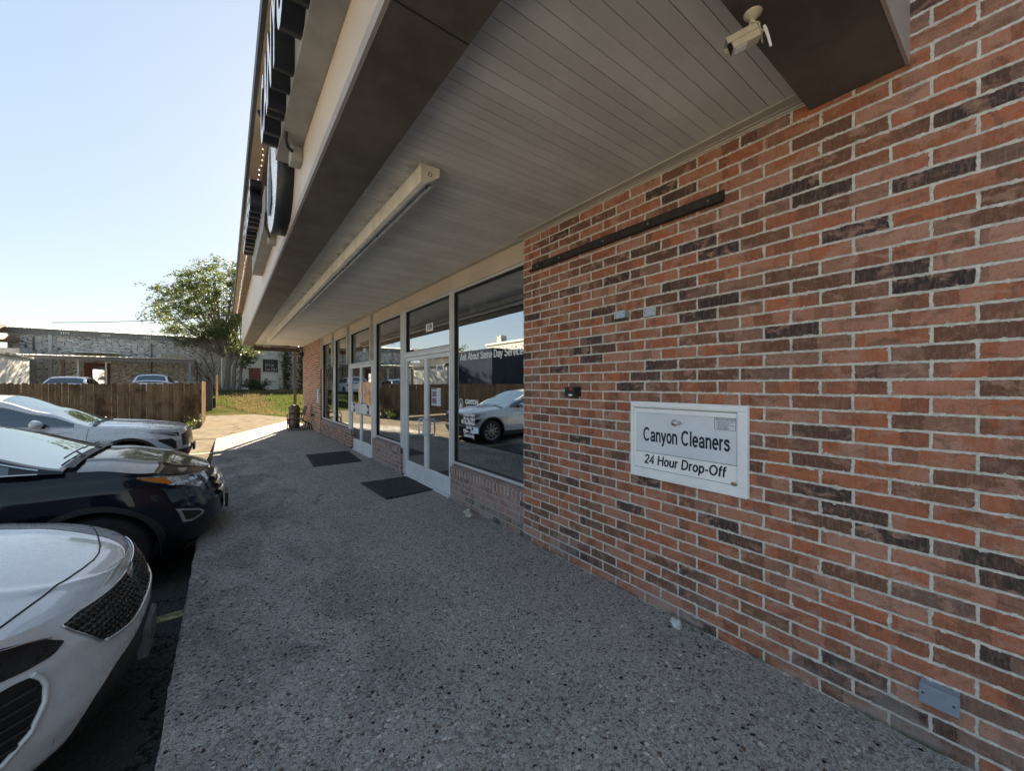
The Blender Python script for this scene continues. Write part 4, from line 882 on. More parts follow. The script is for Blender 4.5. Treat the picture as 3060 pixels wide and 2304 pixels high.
# ------------------------------------------------------------ lawn blades
pts = []
random.seed(5)
GR = [leaf_mat('blade_green', (0.04, 0.055, 0.016), (0.10, 0.12, 0.03)), leaf_mat('blade_straw', (0.11, 0.088, 0.04), (0.15, 0.12, 0.05))]
V = []; F = []; MI = []
for i in range(42000):
    y = random.uniform(24.2, 46); x = random.uniform(-1.2, 9.5)
    if y < 31 and x < 2.2-(y-24.2)*0.34: continue
    if y < 25.5 and x < 2.2: continue
    z = gz(y)-0.045; h = random.uniform(0.05, 0.14)*(2.2 if mn.noise(Vector((x*0.9, y*0.9, 0))) > 0.42 else 1.0); a = random.uniform(0, pi)
    wv = 0.018; o = len(V); dx, dy = cos(a)*wv, sin(a)*wv
    V += [(x-dx, y-dy, z), (x+dx, y+dy, z), (x+random.uniform(-.04, .04), y+random.uniform(-.04, .04), z+h)]; F.append((o, o+1, o+2)); MI.append(0 if mn.noise(Vector((x*0.4, y*0.4, 5))) > -0.02 else 1)
me = bpy.data.meshes.new('lawn'); me.from_pydata(V, [], F); me.materials.append(GR[0]); me.materials.append(GR[1]); me.polygons.foreach_set('material_index', MI); me.update()
o = bpy.data.objects.new('grass', me); COL.objects.link(o); tag(o, 'sunlit green and straw lawn behind the driveway', 'grass'); o['kind'] = 'stuff'

# ------------------------------------------------------------ trees
BARK = mat('grey_bark', (0.16, 0.135, 0.11), 0.9, var=0.3, scale=9, bumpd=0.02)
def limb(b, p0, d0, L, r, depth, tips, up=0.12, spread=0.55, seed=None, droop=0.0):
    pts = [p0]; d = d0.normalized(); n = 6; rs = [r]
    for i in range(n):
        d = (d+Vector((random.gauss(0, .09), random.gauss(0, .09), random.gauss(up*0.3-droop, .05)))).normalized(); pts.append(pts[-1]+d*(L/n)); rs.append(r*(1-0.5*(i+1)/n))
    b.tube(pts, rs, 7 if r > 0.05 else 5, cap=False)
    if depth == 0: tips += [pts[-1], pts[-2], pts[-4]]; return
    for k in range(3 if depth > 1 else 4):
        i = random.choice((3, 4, 5, 6)) if k else 6
        ax = Vector((random.gauss(0, 1), random.gauss(0, 1), random.gauss(0, .5))).normalized()
        nd = (d+ax*spread*random.uniform(0.7, 1.3)+Vector((0, 0, up))).normalized()
        limb(b, pts[i], nd, L*random.uniform(0.55, 0.8), rs[i]*0.62, depth-1, tips, up, spread*1.05, droop=droop+0.01)
def crown_leaves(name, parent, tips, per, rad, size, mats_):
    pts = []
    for tp in tips:
        for c in range(3):
            cc = tp+Vector((random.gauss(0, rad), random.gauss(0, rad), random.gauss(0, rad*0.5)))
            dr = Vector((random.gauss(0, 1), random.gauss(0, 1), -0.25)).normalized()
            for k in range(per):
                q = cc+dr*random.uniform(-0.45, 0.45)*rad*1.8+Vector((random.gauss(0, rad*.22), random.gauss(0, rad*.22), random.gauss(0, rad*.13)))
                pts.append((q, random.uniform(0.6, 1.2)*size))
    return leafmesh(name, pts, mats_, parent, asp=0.42, updown=0.45)
random.seed(23)
tr = thing('tree', 'tall spreading tree with several trunks beside the stone building', 'tree', (0.0, 43.2, 1.0))
b = MB(); tips = []
B0 = Vector((0.0, 43.2, 0.9)); R_ = Vector((0.803, -0.596, 0))          # R_: sideways direction across the lawn
for (off, dirv, L, r) in ((0.0, R_*-0.10+Vector((0,0,1)), 4.6, 0.26), (0.55, R_*0.06+Vector((0,0,1)), 4.4, 0.20), (1.15, R_*0.10+Vector((0,0,1)), 4.2, 0.17), (-0.3, R_*-0.34+Vector((0,0,1)), 3.6, 0.12)):
    limb(b, B0+R_*off, dirv, L, r, 3, tips, up=0.16, spread=0.50)
BL = [(575,828,45,36),(636,818,36,30),(690,826,40,32),(545,868,58,30),(500,876,38,18),(478,918,30,20),(530,930,52,28),(600,890,60,42),(660,890,58,48),(715,880,40,60),
      (508,982,38,16),(570,985,60,24),(640,972,60,38),(700,970,45,50),(722,1035,28,26),(560,1028,40,12),(615,1012,44,14),(470,955,26,12),(590,940,50,30),(745,920,40,50),(765,860,40,40)]
KM = 0.0304; cl = []
for (px_, py_, rx, ry) in BL:
    for k in range(int(rx*ry/68)+3):
        a = random.uniform(0, 2*pi); r = sqrt(random.random())
        sx_ = (px_-672+rx*r*cos(a))*KM; zz = 1.65+(1152-(py_-ry*r*sin(a)))*KM
        cl.append(Vector((0, 43.2, 0))+R_*sx_+Vector((0, 1, 0))*random.uniform(-2.6, 2.6)+Vector((0, 0, zz)))
for k, c in enumerate(cl):
    if k % 6: continue
    st = B0+R_*(0.3*random.random()-0.4)+Vector((0, 0, random.uniform(3.2, 5.2))); m_ = st.lerp(c, 0.5)+Vector((0, 0, -0.35))
    b.tube([st, st.lerp(m_, 0.6)+Vector((0, 0, -.05)), m_, m_.lerp(c, 0.6)+Vector((0, 0, 0.05)), c], [0.075, 0.055, 0.04, 0.025, 0.010], 5, cap=False)
b.build('trunk', BARK, tr)
pts = []
for c in cl:
    for k in range(5):
        o_ = c+Vector((random.gauss(0, .38), random.gauss(0, .38), random.gauss(0, .14)))
        dr = Vector((random.gauss(0, 1), random.gauss(0, 1), random.uniform(-0.5, 0.15))).normalized(); Lf_ = random.uniform(0.35, 0.75)
        for m_ in range(17):
            u = m_/16; side_ = dr.cross(Vector((0, 0, 1))).normalized()*(1 if m_ % 2 else -1)
            q = o_+dr*u*Lf_+Vector((0, 0, -0.25*u*u)); pts.append((q+side_*0.02+Vector((random.gauss(0, .03), random.gauss(0, .03), random.gauss(0, .03))), random.uniform(0.13, 0.22)))
leafmesh('crown', pts, LM, tr, asp=0.40, updown=0.4)
# low side branch with leaves to the right, bare scrub on the left
b = MB(); tp2 = []
for k in range(2): limb(b, B0+R_*1.0+Vector((0,0,1.0+k*0.6)), R_*0.55+Vector((0,0,1.0)), 1.7, 0.05, 1, tp2, up=0.05, spread=0.42)
b.build('side_branch', BARK, tr); crown_leaves('side_foliage', tr, tp2, 12, 0.30, 0.22, LM)
t = thing('bare_shrub', 'leafless dark shrub left of the tree trunks', 'shrub', (-2.0, 43, 1.0)); b = MB(); tp3 = []
for k in range(9): limb(b, B0+R_*random.uniform(-1.5, -0.6), R_*random.uniform(-1.0, 0.3)+Vector((0,0,1.0)), random.uniform(1.6, 2.6), 0.035, 1, tp3, up=0.0, spread=0.6)
b.build('branches', mat('dark_twig', (0.05, 0.04, 0.035), 0.9), t)
t = thing('shrub', 'low dark green bush right of the tree trunks', 'shrub', (2.0, 42.6, 1.0))
b = MB(); tp3 = []
for k in range(10): limb(b, B0+R_*random.uniform(1.8, 3.2)+Vector((0,0,0.1)), Vector((random.gauss(0,.5), random.gauss(0,.5), 1)), 0.9, 0.02, 0, tp3)
b.build('stems', BARK, t); crown_leaves('foliage', t, tp3, 22, 0.36, 0.16, LM[:2])
def ivy(name, label, cx, cy, wx, z0, z1, n, size=0.2):
    t = thing(name, label, 'vine', (cx, cy, z0)); b = MB()
    for k in range(5): x = cx+random.uniform(-wx, wx)*0.5; b.tube([(x+0.15*sin(z*2+k), cy+0.05, z) for z in lin(z0, z1, 12)], 0.025, 5)
    b.build('stems', BARK, t)
    pts = [(Vector((cx+random.gauss(0, wx*0.5), cy+random.uniform(-0.35, 0.0), random.uniform(z0, z1))), size*random.uniform(0.6, 1.2)) for _ in range(n)]
    leafmesh('leaves', pts, LM, t, asp=0.6)
ivy('ivy', 'dark ivy climbing the white painted wall left of the canopy post', 5.05, 45.75, 0.55, 1.1, 6.2, 900)
ivy('vine', 'bright green vine on the white wall right of the canopy post', 6.9, 45.0, 0.9, 1.1, 5.6, 2600, 0.26)
# horizon trees seen only in reflections and gaps
for (x, y, s, lab) in ((-30, 62, 1.0, 'distant round tree behind the grey building'), (-38, 55, 0.9, 'distant smaller tree left of the round one'), (14, 62, 1.1, 'distant tree behind the white wall')):
    t = thing('tree', lab, 'tree', (x, y, 1)); b = MB(); tps = []
    limb(b, Vector((x, y, 1)), Vector((0, 0, 1)), 3.5*s, 0.2, 2, tps); b.build('trunk', BARK, t); crown_leaves('crown', t, tps, 14, 0.8, 0.5, LM)

# ------------------------------------------------------------ background buildings
YB = 46.0
t = thing('stone_building', 'long rubble limestone building with pale metal roof behind the carport', 'building', (-7, YB, 1))
b = MB(); b.box(-13.2, -0.62, YB, YB+10, 0.5, 5.55); b.build('wall', STONE, t)
b = MB(); b.box(-13.6, -0.6, YB-0.14, YB+0.0, 5.552, 6.02); b.build('gutter_band', mat('corrugated_grey_band', (0.16, 0.165, 0.16), 0.6, var=0.2, scale=8), t)
b = MB(); vs = []
for i in range(88):
    x = -13.7+i*0.3; vs += [(x, YB-0.35, 6.04), (x, YB+7, 7.0)]
    if i % 2 == 0: pass
b.add([(-13.8,YB-0.35,6.03),(9.8,YB-0.35,6.03),(9.8,YB+7,6.75),(-9.5,YB+7,6.75)], [(0,1,2,3)])
b.add([(-13.8,YB-0.35,6.022),(9.8,YB-0.35,6.022),(9.8,YB+7,6.742),(-9.5,YB+7,6.742)], [(3,2,1,0)])
for i in range(58): x = -13.6+i*0.4; b.obox((x, YB+3.3, 6.42), (0.03,0,0), (0,3.6,0.35), (0,0,0.03))
b.build('roof', ROOFM, t)
for (x, w_) in ((-11.05, 0.10), (-1.62, 0.08)):
    b = MB(); b.box(x-w_, x+w_, YB-0.16, YB-0.01, 1.0, 5.55); b.build('downpipe', mat('pale_downpipe', (0.42, 0.43, 0.43)), t)
for x in (-11.9, -5.2): b = MB(); b.box(x-0.05, x+0.05, YB-0.1, YB-0.01, 1.0, 5.3); b.build('pipe', mat('dark_pipe', (0.10, 0.09, 0.08)), t)
b = MB(); b.box(-9.25, -7.75, YB-0.06, YB-0.004, 1.0, 3.45); dr = b.build('door_frame', mat('dark_red_frame', (0.11, 0.03, 0.02)), t)
b = MB(); b.box(-8.75, -8.05, YB-0.08, YB-0.062, 1.2, 3.1); b.build('door_glass', glass_mat('far_glass', 0.5, (0.3,0.3,0.3)), dr)
for x in (-8.4, -3.7): b = MB(); b.box(x-0.9, x+0.9, YB-0.02, YB-0.003, 4.0, 4.3); b.build('lintel', mat('tan_lintel', (0.36, 0.29, 0.20)), t)
for (x, n_) in ((-10.5, 4), (-8.2, 4), (-5.7, 4), (-3.5, 4)):
    b = MB()
    for k in range(n_): b.box(x+k*0.13, x+k*0.13+0.07, YB-0.155, YB-0.141, 5.68, 5.86)
    b.build('vent', mat('vent_pale', (0.5, 0.5, 0.48)), t)
b = MB(); b.box(-0.95, -0.3, YB-0.05, YB+0.2, 0.5, 5.5); b.build('corner_pilaster', mat('pale_render', (0.42, 0.40, 0.35)), t)
b = MB(); b.box(-9.7, -7.0, YB-1.0, YB-0.05, 4.24, 4.30); b.build('awning', ROOFM, t)
t = thing('white_wall_building', 'peeling white painted stone building with red door at the end of the lawn', 'building', (3, YB, 1))
b = MB(); b.box(-0.29, 9.5, YB-0.03, YB+9.5, 0.5, 6.0); b.build('wall', STONE_W, t)
b = MB(); b.box(1.93, 2.74, YB-0.10, YB-0.035, 1.18, 3.26); dd = b.build('door', mat('faded_red_door', (0.12, 0.032, 0.028), 0.7, var=0.15, scale=3), t)
b = MB(); b.box(1.85, 1.925, YB-0.08, YB-0.033, 1.1, 3.33); b.box(2.745, 2.82, YB-0.08, YB-0.033, 1.1, 3.33); b.box(1.925, 2.745, YB-0.08, YB-0.033, 3.265, 3.33); b.build('door_frame', mat('dark_red_frame', (0.11, 0.03, 0.02)), t)
b = MB(); b.box(1.5, 3.4, YB-0.9, YB-0.035, 0.9, 1.14); b.build('step', CONC, t)
t = thing('saloon_sign', 'weathered dark square sign with faded white letters beside the red door', 'sign', (3.5, YB, 3))
b = MB(); b.box(3.02, 4.28, YB-0.13, YB-0.04, 2.97, 4.22); bo = b.build('board', mat('charred_board', (0.016, 0.014, 0.018), 0.8, var=0.3, scale=4), t)
FADE = mat('faded_white_paint', (0.30, 0.28, 0.28), 0.8, var=0.35, scale=6)
text('IECR', 'lettering', mat('very_faded_paint', (0.10, 0.09, 0.085), 0.8, var=0.4, scale=6), bo, on_y(3.56, YB-0.134, 3.97), 0.40, 0.85, 0.002, 0.008)
text('STUK\'', 'lettering', FADE, bo, on_y(3.60, YB-0.134, 3.60), 0.40, 0.80, 0.002, 0.008)
text('SALON', 'lettering', FADE, bo, on_y(3.68, YB-0.134, 3.18), 0.40, 0.80, 0.002, 0.008)
# carport
t = thing('carport', 'metal roofed carport on dark red posts in front of the stone building', 'carport', (-6.5, 42, 1))
RP = mat('dark_red_post', (0.07, 0.022, 0.018), 0.6); GP = mat('grey_post', (0.20, 0.205, 0.21), 0.6)
b = MB(); b.box(-11.1, -2.0, 40.0, 40.12, 3.42, 3.66); b.box(-2.12, -2.0, 40.125, 45, 3.42, 3.66); b.build('edge_beam', mat('grey_brown_beam', (0.13, 0.12, 0.115), 0.6), t)
b = MB(); b.add([(-11.2,39.85,3.67),(-1.95,39.85,3.67),(-1.95,45.6,3.95),(-11.2,45.6,3.95)], [(0,1,2,3)]); b.add([(-11.2,39.85,3.664),(-1.95,39.85,3.664),(-1.95,45.6,3.944),(-11.2,45.6,3.944)], [(3,2,1,0)])
for i in range(31): b.obox((-11.1+i*0.3, 42.7, 3.825), (0.025,0,0), (0,2.85,0.139), (0,0,0.02))
b.build('roof_sheet', ROOFM, t)
for (x, m_, w_) in ((-10.95, RP, 0.075), (-9.05, RP, 0.06), (-2.3, GP, 0.06)):
    b = MB(); b.box(x-w_, x+w_, 40.01, 40.11, 0.9, 3.418); b.build('post', m_, t)
b = MB(); b.box(-2.1, -2.02, 44.7, 44.8, 0.9, 3.6); b.build('post', RP, t)
for (x, s) in ((-8.45, -1), (-7.05, 1)):
    b = MB(); b.box(x-0.05, x+0.05, 40.5, 40.6, 0.9, 3.5); b.obox((x+s*0.16, 40.55, 3.36), (0.03,0,0.03*s*-1), (0,0.03,0), (s*0.13,0,0.13)); b.build('post', mat('pale_timber_post', (0.42, 0.41, 0.37)), t)
b = MB(); b.box(-3.6, -2.6, 38.3, 38.36, 1.75, 1.80); b.box(-3.6, -3.54, 38.3, 38.36, 0.8, 1.75); b.box(-2.66, -2.6, 38.3, 38.36, 0.8, 1.75); b.build('barrier', DARKM, t)
# left white building, whose wall looks towards the shop
t = thing('white_building', 'white stucco building at the left with low sloping roof edge', 'building', (-11, 30, 0))
b = MB(); b.box(-20, -9.5, 29.0, 36.0, -0.2, 3.25); b.build('wall', STUCCO, t)
b = MB(); b.add([(-9.35,28.95,3.30),(-9.35,36.2,3.22),(-9.35,36.2,3.34),(-9.35,28.95,3.42),(-20,28.95,3.9),(-20,36.2,3.9)], [(0,1,2,3),(3,2,5,4),(0,4,5,1)]); b.build('roof', mat('grey_green_roof', (0.25, 0.25, 0.2)), t)
t = thing('white_building', 'tall white rendered block beyond the sloping roof, against the stone building', 'building', (-15, 44, 0))
b = MB(); b.box(-26, -11.8, 43.0, 45.9, 0.5, 4.25); b.box(-26, -13.1, 42.95, 42.99, 4.2, 5.1); b.build('wall', STUCCO, t)
b = MB(); b.box(-26, -12.6, 42.2, 45.9, 4.85, 5.25); b.build('eaves', mat('brown_eaves', (0.22, 0.13, 0.085)), t)
b = MB(); b.add([(-26,42,5.25),(-12.7,42,5.25),(-13.1,45.9,6.2),(-26,45.9,6.2)], [(0,1,2,3)]); b.build('roof', mat('rusty_roof', (0.26, 0.19, 0.15)), t)
# grey metal building and two-storey stone house, seen in the shop windows
t = thing('metal_shed', 'low grey metal shed with dark sign, mirrored in the shop window', 'building', (-14, 26, 0))
b = MB(); b.box(-17.5, -10.3, 23.5, 28.9, -0.2, 4.35); b.build('wall', mat('grey_metal_siding', (0.030, 0.036, 0.048), 0.95, var=0.08, scale=1, spec=0.0), t)
b = MB(); b.box(-14.5, -13.2, 23.40, 23.49, 2.3, 3.4); sg = b.build('sign_board', mat('dark_sign', (0.03, 0.03, 0.03)), t)
t = thing('stone_house', 'tall pale stone house with chimney, mirrored in the shop window', 'building', (-24, 33, 0))
b = MB(); b.box(-32, -18.2, 29.2, 36.5, -0.2, 6.0); b.build('wall', STONE, t)
b = MB(); b.box(-19.2, -18.5, 34, 34.8, 6.2, 7.0); b.build('chimney', STONE, t)
b = MB(); b.box(-32.1, -18.1, 29.1, 36.6, 6.0, 6.2); b.build('cornice', mat('pale_render', (0.42, 0.40, 0.35)), t)
b = MB(); b.box(-22, -20.7, 29.1, 29.19, 4.2, 5.6); b.build('window', GASK, t)
# wire
t = thing('overhead_wire', 'thin overhead wire running from the roof to the tree', 'wire', (-6, 44, 7))
b = MB(); b.tube([(-10.5+9*u, 44, 6.35+1.35*u-0.5*u*(1-u)) for u in lin(0, 1, 14)], 0.022, 5); b.build('cable', DARKM, t)
# ------------------------------------------------------------ cars
class CarShape:
    """outline lofted over height; nose at x=0 pointing to +X, z from the ground"""
    def __init__(s, **k): s.__dict__.update(k)
    def hw(s, z): return s.W/2*interp(s.hwt, z)
    def pt(s, q, z):
        h = s.hw(z)
        if q <= 1:
            th = q*pi/2; e = 2/s.n
            return Vector((interp(s.xn, z)*(1-q**3)-s.Lf*(1-max(0.0, cos(th))**e), h*sin(th)**e, z))
        if q <= 2: return Vector((-s.Lf-(q-1)*(s.L-s.Lf-s.Lr), h, z))
        th = (q-2)*pi/2; e = 2/2.8
        return Vector((-(s.L-s.Lr)-s.Lr*sin(th)**e-interp(s.xr, z)*(q-2)**2, h*max(0.0, cos(th))**e, z))
    def off(s, q, z, o):
        p = s.pt(q, z); a = s.pt(q+0.004, z)-s.pt(max(0, q-0.004), z); c = s.pt(q, z+0.01)-s.pt(q, z-0.01)
        n = c.cross(a); n = -n if n.x*1.0+n.y < 0 and q < 2 else n
        if n.length < 1e-9: n = Vector((1, 0, 0))
        if q >= 2 and (n.x > 0 and q > 2.2): n = -n
        return p+n.normalized()*o
    def ztop(s, q):
        x = s.pt(q, 0.8).x; return interp(s.zt, -x)
    def zc(s, q):                       # top of the black lower cladding
        x = s.pt(q, 0.6).x; z = interp(s.clad, -x)
        for xw in s.wheels:
            d = abs(x-xw)
            if d < s.Ra+0.05: z = max(z, s.Rw+sqrt(max(0, (s.Ra+0.05)**2-d*d)))
        return z
    def zb(s, q):
        x = s.pt(q, 0.6).x; z = interp(s.sill, -x)
        for xw in s.wheels:
            d = abs(x-xw)
            if d < s.Ra: z = max(z, s.Rw+sqrt(max(0, s.Ra**2-d*d)))
        return z
    def hood(s, q, t):
        p = s.pt(q, s.ztop(q)); c = s.crown*(1-math.exp(min(0.0, p.x)/0.30))
        cr = c*(1-abs(t)**2.6)
        rib = 0.014*math.exp(-((abs(t)-0.55)/0.05)**2)*min(1, -p.x/0.5) if s.ribs else 0
        return Vector((p.x, p.y*t, p.z+cr+rib))
    # cabin -------------------------------------------------
    def belt(s, x): return interp(s.zt, -x)
    def roofz(s, x): return interp(s.rz, -x)
    def cab(s, x, f):
        zb = s.belt(x); zr = s.roofz(x); h = max(0.0, zr-zb-s.crown*(1 if x > s.xr0 else 1)); H = s.Hc
        k = min(1.0, h/H); yb = s.hw(min(zb, 1.05*s.k))*0.985; yr = yb-s.tumble*k
        side_h = h*(1-0.10*k)
        if f <= 1: return Vector((x, yb+(yr-yb)*f**1.25, zb+side_h*f))
        b_ = f-1
        return Vector((x, yr*(1-b_), zb+side_h+(h-side_h+s.crown*0.85)*(1-(1-b_)**2.6)))
K = 1.045
CAR1 = dict(W=1.90*K, L=4.8*K, Lf=0.98, Lr=0.75, n=2.75, k=K,
    hwt=[(0.15,0.90),(0.30,0.955),(0.55,0.99),(0.80,1.0),(0.95,0.975),(1.10,0.93)],
    xn=[(0.15,-0.26),(0.25,-0.17),(0.38,-0.04),(0.50,0.0),(0.62,-0.005),(0.75,-0.04),(0.85,-0.085),(0.93,-0.13),(1.0,-0.22)],
    xr=[(0.2,-0.1),(0.6,0.0),(1.1,-0.15)],
    zt=[(0.0,0.885),(0.20,0.92),(0.5,0.975),(0.9,1.02),(1.45,1.06),(4.0,1.10)], crown=0.095, ribs=True,
    clad=[(0.0,0.60),(0.05,0.575),(0.11,0.51),(0.15,0.38),(0.25,0.30),(1.2,0.32),(4.8,0.34)], sill=[(0.0,0.20),(1.0,0.20),(5,0.22)],
    wheels=(-1.02,-3.92), Rw=0.365, Ra=0.425,
    rz=[(1.30,1.155),(1.9,1.46),(2.35,1.70),(3.2,1.74),(4.2,1.68),(4.75,1.35),(4.95,1.12)], xr0=-2.35, Hc=0.60, tumble=0.20, xc=-1.30, xe=-4.95)
CAR2 = dict(CAR1, W=1.93*K, L=4.72*K, n=2.5, Lf=0.90,
    hwt=[(0.15,0.90),(0.30,0.955),(0.55,0.99),(0.80,1.0),(0.98,0.985),(1.10,0.945),(1.20,0.88)],
    xn=[(0.15,-0.30),(0.25,-0.20),(0.40,-0.05),(0.52,0.0),(0.68,-0.01),(0.80,-0.05),(0.90,-0.09),(0.97,-0.14),(1.05,-0.20)],
    zt=[(0.0,0.965),(0.20,1.03),(0.45,1.105),(0.9,1.175),(1.3,1.20),(4.0,1.22)], crown=0.06,
    clad=[(0.0,0.24),(0.5,0.24),(1.2,0.26),(4.8,0.30)], ribs=True, wheels=(-0.92,-3.85), Rw=0.385, Ra=0.445,
    rz=[(1.10,1.26),(1.95,1.57),(2.5,1.77),(3.2,1.80),(4.1,1.72),(4.7,1.40),(4.9,1.25)], xr0=-2.45, xc=-1.10, xe=-4.9, Hc=0.55, tumble=0.19)
CAR3 = dict(CAR1, W=1.94*K, L=4.98*K, n=3.0, Lf=0.80,
    xn=[(0.15,-0.20),(0.25,-0.12),(0.40,-0.02),(0.55,0.0),(0.72,-0.01),(0.85,-0.035),(0.95,-0.08),(1.02,-0.15)],
    zt=[(0.0,0.93),(0.20,0.955),(0.5,0.985),(0.9,1.03),(1.4,1.07),(4.2,1.13)], crown=0.06,
    clad=[(0.0,0.34),(0.5,0.32),(1.2,0.36),(4.8,0.36)],
    rz=[(1.38,1.13),(2.0,1.43),(2.5,1.66),(3.3,1.73),(4.3,1.68),(4.9,1.40),(5.15,1.12)], xr0=-2.5, xc=-1.38, xe=-5.15, wheels=(-0.88,-3.92))
POS = dict(c1=(-0.38, 3.20, -0.30), c2=(-0.02, 5.88, -0.30), c3=(-0.60, 11.2, -0.20))
def paint(name, col, metal=0.0, rough=0.28, coat=1.0, dusty=0.10):
    n = N(name); p = n.pos()
    dust = n.ss(n.noise(p, 6, 5, 0.7), 0.45, 0.75, 0, dusty)
    n.fin(n.mix(dust, col, tuple(min(1, c*0.7+0.05) for c in col)), n.ss(n.noise(p, 20, 4), 0.3, 0.7, rough-0.04, rough+0.06), metal=metal, spec=0.5 if coat > 0.9 else 0.08)
    n.b.inputs['Coat Weight'].default_value = coat; n.b.inputs['Coat Roughness'].default_value = 0.03
    return n.m
CHROME = mat('bright_chrome', (0.62, 0.62, 0.63), 0.12, metal=1.0, var=0.03)
TRIMB = mat('black_plastic_trim', (0.018, 0.018, 0.019), 0.55, var=0.1, scale=20)
TYRE = mat('tyre_rubber', (0.015, 0.015, 0.015), 0.8, var=0.15, scale=12)
RIM = mat('alloy_rim', (0.33, 0.33, 0.34), 0.3, metal=0.8, var=0.05)
DARKG = glass_mat('tinted_car_glass', 0.14, (0.03, 0.035, 0.04), (0.9, 0.95, 1.0))
WSG = glass_mat('windscreen_glass', 0.66, (0.20, 0.24, 0.24), (0.92, 1.0, 0.98))
AMBER = mat('amber_lens', (0.60, 0.16, 0.015), 0.15, var=0.05)
def lamp_mat():
    n = N('clear_lamp_lens'); p = n.pos()
    col = n.mix(n.ss(n.noise(p, 18, 3, 0.5, 0.6), 0.42, 0.58), (0.10, 0.11, 0.12), (0.55, 0.57, 0.60))
    n.fin(col, 0.10, metal=0.6); n.b.inputs['Coat Weight'].default_value = 1.0; return n.m
LAMP = lamp_mat()
LAMPD = mat('smoked_lamp_lens', (0.012, 0.014, 0.016), 0.32, var=0.4, scale=10)
def mesh_grille_mat(name, cell=44.0, hole=(0.004,0.004,0.004), bar=(0.03,0.03,0.032)):
    n = N(name); p = n.pos(); x, y, z = n.xyz(p)
    q = n.comb(0.0, n.math('MULTIPLY', n.math('ADD', y, n.math('MULTIPLY', x, 0.6)), cell*0.62), n.math('MULTIPLY', z, cell))
    row = n.math('FLOOR', n.math('MULTIPLY', z, cell)); u = n.math('FRACT', n.math('ADD', n.math('MULTIPLY', n.math('ADD', y, n.math('MULTIPLY', x, 0.6)), cell*0.62), n.math('MULTIPLY', n.math('MODULO', n.math('ABSOLUTE', row), 2.0), 0.5)))
    v = n.math('FRACT', n.math('MULTIPLY', z, cell))
    du = n.math('ABSOLUTE', n.math('SUBTRACT', u, 0.5)); dv = n.math('ABSOLUTE', n.math('SUBTRACT', v, 0.5))
    d = n.math('ADD', n.math('MULTIPLY', du, 1.15), dv); m = n.ss(d, 0.46, 0.56)
    return n.fin(n.mix(m, hole, bar), n.ss(m, 0, 1, 0.6, 0.25), n.bump(m, 1.0, 0.01), spec=0.6)
GRM = mesh_grille_mat('grille_mesh')
def loc3(T, v, sg): return (T[0]+v.x, T[1]+sg*v.y, T[2]+v.z)
def wheel(parent, T, x, sg, C, kind=0):
    y0 = sg*(C.hw(0.5)-0.015); w_ = 0.24; c = Vector((T[0]+x, T[1]+y0, T[2]+C.Rw)); s = -sg
    wt = MB(); R = C.Rw; r = R*0.70
    wt.lathe(c, [(r, s*0.012), (R*0.86, 0.0), (R*0.96, s*0.02), (R, s*0.05), (R, s*(w_-0.05)), (R*0.95, s*(w_-0.01)), (r, s*w_)], 48, 'y'); ty = wt.build('wheel', TYRE, parent)
    m = MB(); m.lathe(c, [(r, s*0.012), (r*0.95, s*0.016), (r*0.93, s*0.05), (r*0.90, s*0.12)], 48, 'y')
    for k in range(10):
        a = k*2*pi/10+0.15; d = Vector((cos(a), 0, sin(a))); e = Vector((-sin(a), 0, cos(a)))
        m.obox(c+d*r*0.52+Vector((0, s*(0.045), 0)), d*r*0.44, e*(0.020), Vector((0, 0.014, 0))+d*0.0)
    m.lathe(c, [(0.0, s*0.022), (0.030, s*0.024), (0.055, s*0.038), (0.075, s*0.05)], 24, 'y'); m.build('rim', RIM, ty, bevel=0.004)
    m = MB(); m.lathe(c, [(0.0, s*0.09), (r*0.9, s*0.09)], 32, 'y'); m.build('brake_disc', TRIMB, ty)
